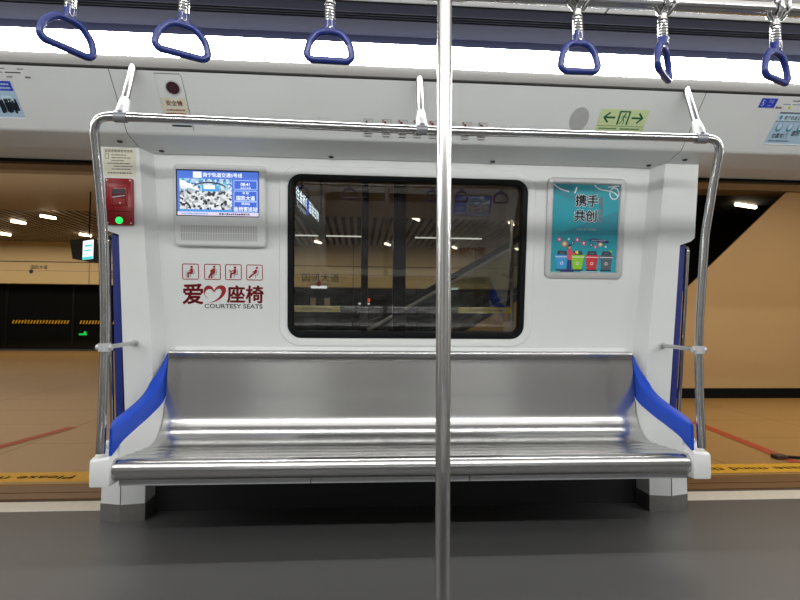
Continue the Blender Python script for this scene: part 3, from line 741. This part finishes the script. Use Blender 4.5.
# speaker grille
m = MB(); c0 = PN(.772, 1.985); m.poly([c0+NP*.001+ax*.046*math.cos(2*PI*k/32)+ay*.060*math.sin(2*PI*k/32) for k in range(32)], 'meshgrey')
for i in range(-8, 9):
    for j in range(-11, 12):
        if (i/8.6)**2+(j/11.6)**2 < 1:
            p = c0+NP*.0016+ax*i*.0053+ay*j*.0052; m.poly([p+ax*.0017, p+ay*.0017, p-ax*.0017, p-ay*.0017], 'linegrey')
tag(m.build('speaker_grille', smooth=False, recalc=False), 'round perforated grey speaker grille left of the green exit sign', 'speaker')
# exit sign
a = Art(FN); a.rect(.865, 1.950, 1.100, 2.025, 'signpale', 0)
a.rect(.870, 1.9660, 1.096, 1.9675, 'greenink', 1); a.scribble(.880, 1.9545, .965, .006, 'greenink', 1); a.scribble(.985, 1.9545, 1.08, .006, 'greenink', 1)
for s, c in ((-1, .918), (1, 1.050)):
    a.rect(c-.026, 1.993, c+.026, 1.9995, 'greenink', 1); a.line([(c+s*.006, 2.012), (c+s*.028, 1.9963), (c+s*.006, 1.980)], .0068, 'greenink', 1)
a.rect(.958, 1.9715, 1.012, 2.020, 'greenink', 1); a.rect(.966, 1.9715, 1.004, 2.015, 'signpale', 2)
gl = lambda pts, w: a.line([(.985+x*.001, 1.993+y*.001) for x, y in pts], w*.001, 'greenink', 3)
a.disc(.989, 2.0095, .0036, 'greenink', 3, 10); gl([(2, 12), (-2, 0)], 6); gl([(-2, 0), (6, -8), (4, -18)], 3.4); gl([(-2, 0), (-6, -10), (-14, -16)], 3.4); gl([(2, 10), (10, 4), (14, 8)], 2.6); gl([(2, 10), (-8, 8), (-11, 0)], 2.6)
tag(a.done('exit_sign'), 'pale green exit sign with two arrows and a running figure above the poster', 'sign')
# row of small warning stickers
KD = ['leaning figure', 'no standing', 'no littering', 'no smoking', 'no eating', 'no climbing', 'no spitting', 'no shouting']
for k, cu in enumerate((-.224, -.138, -.062, .010, .085, .160, .240, .318)):
    a = Art(FN); a.rect(cu-.022, 1.897, cu+.022, 1.962, 'paper', 0); a.frame(cu-.022, 1.922, cu+.022, 1.962, .0012, 'linegrey', 1)
    a.disc(cu-.006 if k else cu-.008, 1.9515, .0045, 'ink', 2, 10); a.rect(cu-.012, 1.928, cu, 1.946, 'ink', 2); a.rect(cu, 1.934, cu+.012, 1.939, 'ink', 2)
    if k: a.line([(cu-.020, 1.960), (cu+.018, 1.926)], .004, 'printred', 3)
    a.scribble(cu-.018, 1.908, cu+.018, .006, 'printgrey', 2); a.scribble(cu-.014, 1.899, cu+.014, .0045, 'printgrey', 2)
    where = ['left-hand end of the row', 'second from the left-hand end', 'third from the left-hand end', 'just left of the middle rail bracket', 'just right of the middle rail bracket', 'third from the right-hand end', 'second from the right-hand end', 'right-hand end of the row'][k]
    tag(a.done('warning_sticker'), 'tiny white warning sticker behind the grab rail, %s' % where, 'sticker', 'tiny warning stickers behind the grab rail')
# maps and posters beside the doors
a = Art(FN); a.rect(-2.10, 2.0455, -1.672, 2.087, 'white2', 0); a.rect(-2.10, 2.0665, -1.695, 2.0695, 'ink', 1)
for k in range(6): a.disc(-1.70-k*.075, 2.068, .005, 'p_white', 2, 10); a.scribble(-1.715-k*.075, 2.077, -1.69-k*.075, .0045, 'printgrey', 1); a.scribble(-1.715-k*.075+.02, 2.052, -1.672-k*.075, .006, 'printgrey', 1)
tag(a.done('line_map'), 'narrow white route map strip at the top left edge above the blue-headed poster', 'map')
a = Art(FN); a.rect(-2.10, 1.921, -1.762, 2.041, 'ad_pale', 0); a.rect(-2.10, 2.011, -1.766, 2.041, 'ad_blue', 1); a.rect(-2.10, 1.921, -1.762, 1.926, 'p_white', 1); a.scribble(-1.90, 2.029, -1.775, .006, 'ad_pale2', 2); a.scribble(-1.90, 2.017, -1.775, .006, 'ad_pale2', 2)
for k in range(22):
    x = -1.768-random.random()*.16; h = random.uniform(.012, .026); a.rect(x-.010, 1.938+random.random()*.012, x, 1.94+h+.012, 'ad_dark', 2); a.disc(x-.005, 1.957+h, .005, 'ad_dark', 2, 8)
a.rect(-1.83, 1.975, -1.785, 1.995, 'ad_pale2', 1); a.scribble(-1.825, 1.982, -1.79, .005, 'ad_grey', 2)
tag(a.done('advert_poster'), 'pale blue advert with a blue heading at the left edge above the open doorway', 'poster')
a = Art(FN); a.rect(1.618, 2.049, 1.697, 2.081, 'ad_blue', 0); a.t('5', 1.633, 2.0545, .021, 'p_white', 1, bold=.03); a.t('号线', 1.668, 2.066, .010, 'p_white', 1, bold=.01); a.t('Line 5', 1.668, 2.055, .005, 'p_white', 1)
tag(a.done('line_badge'), 'small blue badge with a white number five at the upper right', 'sign')
a = Art(FN); a.rect(1.71, 2.046, 2.10, 2.085, 'white2', 0); a.rect(1.735, 2.062, 2.10, 2.0645, 'ad_grey', 1); a.scribble(1.705, 2.0475, 1.735, .008, 'printgrey', 1); a.disc(1.772, 2.053, .006, 'lineyel', 1, 12); a.scribble(1.775, 2.073, 1.84, .006, 'printgrey', 1); a.disc(1.775, 2.0632, .0035, 'p_white', 2, 10)
tag(a.done('line_map'), 'narrow white route map strip beside the blue number badge', 'map')
a = Art(FN); a.rect(1.741, 1.919, 2.10, 2.037, 'ad_pale', 0); a.rect(1.741, 2.031, 2.10, 2.037, 'ad_grey', 1); a.rect(1.741, 2.006, 2.10, 2.030, 'ad_pale2', 1); a.rect(1.741, 2.003, 2.10, 2.006, 'ad_grey', 1); a.t('南宁轨道交通', 1.775, 2.011, .012, 'ad_dark', 2, align='LEFT', bold=.01); a.disc(1.758, 2.018, .008, 'ad_teal', 2, 12)
for k in range(4): a.disc(1.775+k*.055, 1.982, .016, 'ad_teal', 1, 12); a.disc(1.775+k*.055, 1.986, .011, 'ad_pale2', 2, 12)
a.t('勿靠车门', 1.800, 1.945, .0145, 'ad_dark', 2, bold=.01); a.t('谨防', 1.875, 1.955, .016, 'ad_dark', 2, bold=.01); a.scribble(1.755, 1.931, 1.86, .006, 'ad_grey', 2); a.rect(1.741, 1.919, 2.10, 1.924, 'p_white', 3)
tag(a.done('advert_poster'), 'pale blue safety advert at the right edge above the open doorway', 'poster')
# screws under the overhead panel
SP = [('above the notice on the left pillar', -1.403, 2.700), ('above the left corner of the screen', -1.241, 2.790), ('above the left half of the window', -.407, 2.800), ('above the right half of the window', .427, 2.800), ('above the right corner of the poster', 1.262, 2.790), ('above the right pillar', 1.413, 2.710)]
for w_, u, y in SP:
    m = MB(); zz = 1.8825-(y-2.618)*.140-.001
    c0 = Vector((XC+u, y, zz)); rg = lambda r, o: [c0+Vector((r*math.cos(2*PI*k/14), r*math.sin(2*PI*k/14), -o)) for k in range(14)]
    vs = m.loft([rg(.013, 0), rg(.012, .004), rg(.007, .0045), rg(.006, .002)], 'dark', closed=True); f = m.bm.faces.new(vs[-1]); f.material_index = m.mi('ink')
    tag(m.build('panel_screw'), 'small recessed screw under the overhead panel, %s' % w_, 'screw', 'screws under the overhead panel')
# door edge grab bars
for s, w_ in ((-1, 'left'), (1, 'right')):
    g = tag(empty('door_grab_bar', WP(s*1.51, .30, -.06)), 'slim steel grab bar along the %s pillar beside the open doorway' % w_, 'handle')
    m = MB(); pth = fillet([WP(s*1.515, .34, -.10), WP(s*1.515, .36, -.045), WP(s*1.515, .9, -.045), WP(s*1.515, 1.42, -.045), WP(s*1.515, 1.44, -.10)], .02, 5); m.tube(pth, .011, 'tube', 12); m.build('bar', parent=g)

# ================================================================== OPPOSITE SIDE (mirrored in the window glass)
for o in (wall, pl, pr, lip, lou, ovb, *ovh): opposite(o)
opposite(strip, 'long glowing white light strip on the side behind the viewer')
opposite(hr, 'steel grab rail on the side behind the viewer, seen as a reflection')
opposite(lcd, 'information screen on the side behind the viewer, a blue reflection in the window')
opposite(letter, 'courtesy lettering on the side behind the viewer, reflected reversed in the window')
m = MB(); m.box(X0, X1, 2*YC-3.10, 2*YC-3.06, 0, 2.3, 'nearside'); struct(m.build('wall_near', smooth=False))
opposite(bench, 'steel bench on the side behind the viewer, seen as a reflection')
for x, nm in ((X0, 'wall_end_left'), (X1, 'wall_end_right')):
    m = MB(); m.box(x-.03, x+.03, -.5, 3.1, 0, 2.25, 'white'); struct(m.build(nm, smooth=False))

# ================================================================== PLATFORM
PR = 0.0
def plat(x, y, z): c, s = math.cos(PR), math.sin(PR); return Vector((x*c-(y-3.56)*s, 3.645+x*s+(y-3.56)*c, z))
def prot(o): o.rotation_euler = (0, 0, PR); return o
m = MB(); m.poly([(-26, 3.40, -.012), (24, 3.40, -.012), (24, 20.0, -.012), (-26, 20.0, -.012)], 'gap'); struct(m.build('ground_base', smooth=False))
m = MB()
m.prism([plat(-24, 3.56, .0), plat(22, 3.56, .0), Vector((22, 20.1, 0)), Vector((-26, 20.1, 0))], [plat(-24, 3.56, -.2), plat(22, 3.56, -.2), Vector((22, 20.1, -.2)), Vector((-26, 20.1, -.2))], 'granite')
for y in (4.75, 5.65, 6.55, 7.45, 9, 11, 13): m.poly([plat(-22, y, .0006), plat(20, y, .0006), plat(20, y+.006, .0006), plat(-22, y+.006, .0006)], 'joint')
for x in range(-20, 18): m.poly([plat(x*.9, 3.86, .0006), plat(x*.9+.006, 3.86, .0006), plat(x*.9+.006, 14, .0006), plat(x*.9, 14, .0006)], 'joint') if x % 2 else None
struct(m.build('floor_platform', smooth=False))
# yellow edge strips with reversed-facing lettering
for x0, x1, w_ in ((-6.0, -1.18, 'left'), (1.70, 7.0, 'right')):
    e = tag(empty('edge_strip', plat((x0+x1)/2, 3.66, 0)), 'yellow please mind the gap strip on the platform edge beyond the %s doorway' % w_, 'floor marking')
    a = Art(lambda p, q_, l=0: plat(p, q_, .0015+.0006*l)); a.rect(x0, 3.60 if w_ == 'right' else 3.60, x1, 3.835, 'yellow', 0)
    fl = Art(lambda p, q_, l=0: plat(-p, 7.42-q_, .0022+.0006*l))
    for c in ((-1.82,) if w_ == 'left' else (2.75,)):
        fl.t('Please mind the gap', -c, 3.68, .085, 'ink', 1, align='LEFT' if w_ == 'left' else 'CENTER', bold=.006, sx=1.25)
    a.done('tape', parent=e); fl.done('lettering', parent=e)['label'] = 'black lettering'
# red floor tapes
m = MB(); m.poly([(-2.97, 4.35, .003), (-2.87, 4.35, .003), (-2.66, 5.55, .003), (-2.76, 5.57, .003)], 'tape'); tag(m.build('floor_tape', smooth=False), 'diagonal red tape on the platform floor beyond the left doorway', 'floor marking')
m = MB(); m.poly([(3.49, 5.65, .003), (3.59, 5.65, .003), (3.31, 3.93, .003), (3.21, 3.93, .003)], 'tape'); tag(m.build('floor_tape', smooth=False), 'diagonal red tape on the platform floor beyond the right doorway', 'floor marking')
m = MB(); m.tube([(3.27, 4.07, .015), (3.4, 4.03, .012), (3.8, 4.0, .012)], .011, 'black', 8); m.box(3.19, 3.28, 4.03, 4.11, .0, .03, 'silldark', .006)
tag(m.build('floor_cable', smooth=False), 'short black cable with a brown clip lying on the right platform floor', 'cable')

# far platform screen doors
YF = 20.0
fd = tag(empty('platform_door_wall', (-2, YF, 0)), 'dark glass platform doors across the far side of the platform', 'platform doors')
m = MB(); m.box(-26, 24, YF, YF+.1, 0.06, 2.29, 'glassdark'); m.build('dark_glazing', parent=fd, smooth=False)
m = MB()
for x in (-19, -16.6, -14.2, -12.05, -9.85, -7.2, -4.9, -2.6, -.2, 2.1, 4.5, 6.9, 9.3): m.box(x-.04, x+.04, YF-.03, YF, .06, 2.29, 'psd')
m.box(-26, 24, YF-.02, YF, .06, .2, 'psd'); m.build('frame', parent=fd, smooth=False)
m = MB(); m.box(-26, 24, YF-.35, YF+.1, 2.29, 3.80, 'beige2'); m.box(-26, 24, YF-.353, YF-.35, 3.02, 3.05, 'silldark'); m.box(-26, 24, YF-.353, YF-.35, 2.72, 2.735, 'brown')
for x in (-9.2, -4.7, -.2, 4.2): m.box(x-.02, x+.02, YF-.353, YF-.35, 2.29, 3.8, 'brown')
m.build('header', parent=fd, smooth=False)['label'] = 'beige header band'
FF = lambda p, q_, l=0: Vector((p, YF-.356-.002*l, q_))
a = Art(FF); a.t('国凯大道', -1.35, 2.72-.22, .24, 'ink', 1); a.t('GUOKAI DADAO', -1.35, 2.36, .07, 'printgrey', 1)
a.rect(-1.68, 2.335, -1.12, 2.24, 'sgnw', 1); a.disc(-1.4, 2.40, .09, 'printred', 2, 12)
a.t('国凯大道', -10.85, 2.80, .10, 'ink', 1); a.disc(-11.1, 2.70, .07, 'ink', 1, 12)
for x in (-8.0, 3.9): a.t('国凯大道', x, 2.50, .24, 'ink', 1)
a.rect(3.15, 2.33, 3.55, 2.25, 'sgnw', 1)
a.done('lettering', parent=fd)
a = Art(lambda p, q_, l=0: Vector((p, YF-.04-.002*l, q_)))
for x0, x1 in ((-11.85, -10.0), (-9.62, -7.9), (-14.0, -12.4)):
    x = x0
    while x < x1: a.pg([(x, .93), (x+.05, .93), (x+.09, 1.05), (x+.04, 1.05)], 'yellow', 0); x += .10
a.done('hazard_stripe', parent=fd)
a = Art(lambda p, q_, l=0: Vector((p, YF-.05-.002*l, q_))); a.rect(-9.62, .54, -9.36, .60, 'ledgreen', 0); a.disc(-9.42, .63, .05, 'ledgreen', 0, 8); a.disc(.35, 1.86, .07, 'orange', 0, 10); a.rect(.0, 1.70, .4, 1.76, 'sgnw', 0); a.rect(-1.72, 1.62, -1.52, 1.92, 'brown', 0); a.rect(-1.22, 1.62, -1.02, 1.92, 'brown', 0)
a.rect(3.35, 2.75, 3.62, 3.02, 'orange', 0)
a.done('door_lights', parent=fd)
# station ceiling: brown curved panels, then slats
m = MB(); pr_ = [(3.2, 3.0), (4.6, 3.35), (6.5, 3.58), (9.2, 3.62), (9.25, 3.80), (9.4, 3.42), (11.2, 3.52), (13.4, 3.60), (13.45, 3.9)]
m.loft([[(x, y, z) for y, z in pr_] for x in (-26, 24)], 'brown'); struct(m.build('ceiling_platform', smooth=True, angle=30, recalc=False))
m = MB(); m.box(-26, 24, 13.45, 20.2, 4.0, 4.1, 'void')
x = -22
while x < 14: m.box(x, x+.10, 13.45, YF-.35, 3.72, 3.80, 'slat'); x += .21
for y in (14.5, 17): m.box(-26, 24, y, y+.06, 3.86, 3.9, 'void')
m.box(-26, 24, YF-.6, YF+.1, 3.80, 4.05, 'silldark')
struct(m.build('ceiling_slats', smooth=False))
DL = [(-7.57, 14.0, 3.58), (-8.45, 17.7, 3.71), (-10.9, 17.8, 3.71), (-9.2, 15.6, 3.71), (-1.1, 13.8, 3.71), (-1.36, 18.3, 3.71), (.94, 18.5, 3.71), (1.42, 13.9, 3.71), (3.3, 19, 3.71), (4.0, 14.3, 3.71), (5.5, 19, 3.71), (-5, 16.5, 3.71)]
m0 = MB(); m0.tube([(-.08, -.16, 0), (.10, .16, 0)], .035, 'lamp', 8); dl0 = None
for k, (x, y, z) in enumerate(DL):
    if dl0 is None:
        dl0 = m0.build('ceiling_downlight', loc=(0, 0, 0)); o = dl0
    else: o = dl0.copy(); C.objects.link(o)
    o.location = (x, y, z-.03); tag(o, 'warm ceiling downlight over the platform', 'light', 'warm downlights in the platform ceiling')
m = MB(); m.box(-1.95, .26, 17, 17.06, 3.68, 3.71, 'lampw'); tag(m.build('ceiling_line_light', smooth=False), 'thin white line light over the platform behind the left window half', 'light')
m = MB(); m.box(1.73, 3.83, 17, 17.06, 3.68, 3.71, 'lampw'); tag(m.build('ceiling_line_light', smooth=False), 'thin white line light over the platform behind the right window half', 'light')
# hanging displays
hs = tag(empty('hanging_display', (-5.2, 11, 2.15)), 'black hanging platform display with a cyan screen beyond the left doorway', 'screen')
m = MB(); m.prism([(-5.42, 10.9, 2.20), (-4.80, 10.4, 2.10), (-4.80, 10.4, 2.52), (-5.48, 10.9, 2.56)], [(-5.42, 11.1, 2.20), (-4.80, 11.1, 2.10), (-4.80, 11.1, 2.52), (-5.48, 11.1, 2.56)], 'sgn'); m.build('case', parent=hs, smooth=False)
m = MB(); q0, q1 = Vector((-5.10, 10.63, 0)), Vector((-4.80, 10.385, 0)); n_ = Vector((-.6, -.8, 0))*.006
def hq(t0, t1, z0, z1, c, k=1): m.poly([q0.lerp(q1, t0)+n_*k+Vector((0, 0, z0)), q0.lerp(q1, t1)+n_*k+Vector((0, 0, z0)), q0.lerp(q1, t1)+n_*k+Vector((0, 0, z1)), q0.lerp(q1, t0)+n_*k+Vector((0, 0, z1))], c)
hq(0, 1, 2.15, 2.50, 'sgnw'); hq(0, 1, 2.15, 2.20, 'sgncyan', 2); hq(.1, .8, 2.30, 2.33, 'sgncyan', 2); hq(.2, .9, 2.38, 2.42, 'sgncyan', 2); hq(.1, .6, 2.24, 2.26, 'sgncyan', 2)
m.build('screen', parent=hs, smooth=False)['label'] = 'lit white and cyan screen'
m = MB(); m.tube([(-5.15, 10.95, 2.54), (-5.15, 10.95, 3.5)], .014, 'sgn', 8); m.build('hanger_rod', parent=hs)
ds = tag(empty('direction_sign', (-.71, 8.3, 2.6)), 'slanting black direction sign with white lettering hanging behind the left window half', 'sign')
A0, A1 = Vector((-.86, 7.0, 0)), Vector((-.58, 9.8, 0)); nn = Vector((.995, -.0996, 0))
m = MB(); m.prism([A0+Vector((0, 0, 2.50)), A1+Vector((0, 0, 2.50)), A1+Vector((0, 0, 2.84)), A0+Vector((0, 0, 2.84))], [p-nn*.08 for p in (A0+Vector((0, 0, 2.50)), A1+Vector((0, 0, 2.50)), A1+Vector((0, 0, 2.84)), A0+Vector((0, 0, 2.84)))], 'sgn'); m.build('case', parent=ds, smooth=False)
dl = (A1-A0).length; a = Art(lambda p, q_, l=0: A0.lerp(A1, p/dl)+nn*(.004+.003*l)+Vector((0, 0, q_)))
a.t('往金桥客运站方向', .25, 2.66, .13, 'sgnw', 1, align='LEFT', bold=.02, sx=1.2); a.t('To Jinqiao', .3, 2.55, .07, 'sgnw', 1, align='LEFT', sx=1.6); a.rect(.95, 2.58, 1.12, 2.80, 'sgnblue', 2)
a.done('lettering', parent=ds)
m = MB(); m.tube([A0.lerp(A1, .2)+Vector((0, 0, 2.84)), A0.lerp(A1, .2)+Vector((0, 0, 3.6))], .02, 'sgn', 8); m.build('hanger_rod', parent=ds); m = MB(); m.tube([A0.lerp(A1, .8)+Vector((0, 0, 2.84)), A0.lerp(A1, .8)+Vector((0, 0, 3.4))], .02, 'sgn', 8); m.build('hanger_rod', parent=ds)
# escalator seen through the window
es = tag(empty('escalator', (1.5, 8.6, 0)), 'dim escalator rising to the right on the platform, seen through the window', 'escalator')
tn = .577
def ez(x, h): return .70+(x-1.25)*tn+h
m = MB(); m.prism([(.05, 8.5, 0), (3.9, 8.5, 0), (3.9, 8.5, ez(3.9, 0)), (.05, 8.5, max(0.02, ez(.05, 0)))], [(.05, 9.9, 0), (3.9, 9.9, 0), (3.9, 9.9, ez(3.9, 0)), (.05, 9.9, max(0.02, ez(.05, 0)))], 'beige'); m.build('side_cladding', parent=es, smooth=False)
for y in (8.53, 9.87):
    m = MB(); m.prism([(.0, y, ez(0, .05)), (3.9, y, ez(3.9, .05)), (3.9, y, ez(3.9, .85)), (0, y, ez(0, .85))], [(.0, y+.015, ez(0, .05)), (3.9, y+.015, ez(3.9, .05)), (3.9, y+.015, ez(3.9, .85)), (0, y+.015, ez(0, .85))], 'clear'); bl = m.build('balustrade', parent=es, smooth=False)
    m = MB(); m.tube(fillet([(-.4, y, .45), (-.7, y, .95), (0, y, ez(0, .92)), (3.9, y, ez(3.9, .92))], .2, 6), .045, 'black', 8); m.tube([(0, y, ez(0, .86)), (3.9, y, ez(3.9, .86))], .032, 'silver', 8); m.tube([(0, y-.02, ez(0, .03)), (3.9, y-.02, ez(3.9, .03))], .05, 'psd', 8); m.build('handrail', parent=bl)
m = MB()
for k in range(20):
    x = .1+k*.19; m.box(x, x+.19, 8.6, 9.8, max(0, ez(x, -.06)), max(.02, ez(x, .02)), 'psd')
m.build('steps', parent=es, smooth=False)
m = MB(); m.tube([(2.30, 8.2, 0), (2.30, 8.2, 2.6)], .03, 'tube', 10); m.tube([(2.62, 8.2, 1.9), (2.30, 8.2, 1.9)], .02, 'tube', 8)
tag(m.build('platform_post'), 'thin steel post beside the escalator behind the right window half', 'post')
# beige wall beyond the right doorway, slanting upper edge
m = MB(); m.prism([(4.30, 7.5, .14), (12, 7.5, .14), (12, 7.5, 2.96), (6.16, 7.5, 2.96), (4.30, 7.5, 1.24)], [(4.30, 7.53, .14), (12, 7.53, .14), (12, 7.53, 2.96), (6.16, 7.53, 2.96), (4.30, 7.53, 1.24)], 'beige'); struct(m.build('wall_stairwell', smooth=False))
m = MB(); m.box(4.30, 12, 7.485, 7.8, 0, .14, 'black'); struct(m.build('baseboard_stairwell', smooth=False))
m = MB(); m.box(3.9, 12, 7.44, 7.8, 2.96, 3.62, 'brown'); struct(m.build('wall_fascia', smooth=False))
m = MB(); m.box(3.9, 12, 10.6, 10.7, 0, 3.6, 'void'); m.poly([(3.9, 7.8, 3.05), (12, 7.8, 3.05), (12, 10.6, 3.05), (3.9, 10.6, 3.05)], 'void'); struct(m.build('wall_stair_void', smooth=False))
for k, (x, y) in enumerate(((6.27, 8.62), (6.52, 8.72))):
    m = MB(); m.tube([(x-.11, y-.04, 3.015), (x+.11, y+.04, 3.015)], .03, 'lamp', 8); tag(m.build('ceiling_downlight'), 'warm light in the dark stairwell ceiling beyond the right doorway', 'light', 'warm lights in the stairwell ceiling')
# near platform screen doors directly outside the window
pd = tag(empty('platform_screen_door', (.26, 3.8, 0)), 'black framed glass platform screen outside the window with yellow warning strips', 'platform door')
m = MB()
for x0, x1 in ((-1.22, -1.10), (.015, .062), (.232, .318), (1.66, 1.72)): m.box(x0, x1, 3.74, 3.82, 0, 2.15, 'psd', .004)
m.box(-1.2, 1.7, 3.74, 3.82, 2.10, 2.30, 'psd'); m.box(-1.2, 1.7, 3.75, 3.81, 0, .28, 'psd'); m.box(-1.1, .2, 3.75, 3.78, .925, .965, 'lead'); m.box(.32, 1.66, 3.75, 3.78, .925, .965, 'lead')
m.build('frame', parent=pd, smooth=False)
m = MB()
for x0, x1 in ((-1.10, .015), (.062, .232), (.318, 1.66)): m.poly([(x0, 3.785, .28), (x1, 3.785, .28), (x1, 3.785, 2.1), (x0, 3.785, 2.1)], 'clear')
m.build('glazing', parent=pd, smooth=False)
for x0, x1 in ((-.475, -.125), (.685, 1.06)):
    a = Art(lambda p, q_, l=0: Vector((p, 3.77-.001*l, q_))); a.rect(x0, 1.088, x1, 1.130, 'yellowglow', 0); a.t('小心站台间隙 Mind the gap', (x0+x1)/2, 1.102, .016, 'ink', 1, sx=.95, bold=.005); a.done('warning_strip', parent=pd)['label'] = 'yellow warning strip'

# ================================================================== LIGHT
def area(name, loc, size, power, col, rot=(0, 0, 0)):
    l = bpy.data.lights.new(name, 'AREA'); l.shape = 'RECTANGLE'; l.size, l.size_y = size; l.energy = power; l.color = col
    o = bpy.data.objects.new(name, l); o.location = loc; o.rotation_euler = rot; C.objects.link(o); return o
area('added_aisle_fill', (XC, 1.0, 2.235), (7, .9), 30, (1, .98, .95))  # added fill over the aisle to soften wall shadows; no such fixture
warm = (1, .88, .70)
area('platform_light', (-6, 6.0, 3.3), (8, 2), 78, warm)
area('platform_light', (-9, 12.5, 3.3), (10, 3), 70, warm)
area('platform_light', (-8, 18, 3.6), (14, 1.0), 190, warm)
area('platform_light', (2, 17.6, 3.6), (8, 1.0), 130, warm)
area('platform_light', (5.5, 5.2, 3.2), (5, 1.5), 100, warm)
area('platform_light', (1, 6.2, 3.2), (3, 1.5), 14, warm)
area('platform_light', (-8, 9.5, 1.9), (10, 3), 55, warm, (PI, 0, 0))  # added uplight without a fixture, brightens the brown platform ceiling
w = bpy.data.worlds.new('station'); bpy.context.scene.world = w; w.use_nodes = True
w.node_tree.nodes['Background'].inputs['Color'].default_value = (.9, .85, .75, 1); w.node_tree.nodes['Background'].inputs['Strength'].default_value = .03

# ================================================================== CAMERA
cam = bpy.data.cameras.new('camera'); co = bpy.data.objects.new('camera', cam); C.objects.link(co)
cam.sensor_width = 36; cam.lens = 554/800*36; cam.clip_start = .05; cam.clip_end = 100
yaw, pitch, roll = D(4.28), D(2.48), .0075
fwd = Vector((math.sin(yaw)*math.cos(pitch), math.cos(yaw)*math.cos(pitch), math.sin(pitch)))
right = Vector((math.cos(yaw), -math.sin(yaw), 0)); down = fwd.cross(right)
r2 = right*math.cos(roll)-down*math.sin(roll); d2 = right*math.sin(roll)+down*math.cos(roll)
mt = Matrix((( r2.x, -d2.x, -fwd.x, 0), (r2.y, -d2.y, -fwd.y, 0), (r2.z, -d2.z, -fwd.z, 1.01), (0, 0, 0, 1)))
co.matrix_world = mt
sc = bpy.context.scene; sc.camera = co
sc.view_settings.view_transform = 'Standard'; sc.view_settings.look = 'None'; sc.view_settings.exposure = 0.0
sc.cycles.max_bounces = 10; sc.cycles.transparent_max_bounces = 12; sc.cycles.use_denoising = True
sc.cycles.sample_clamp_indirect = 6
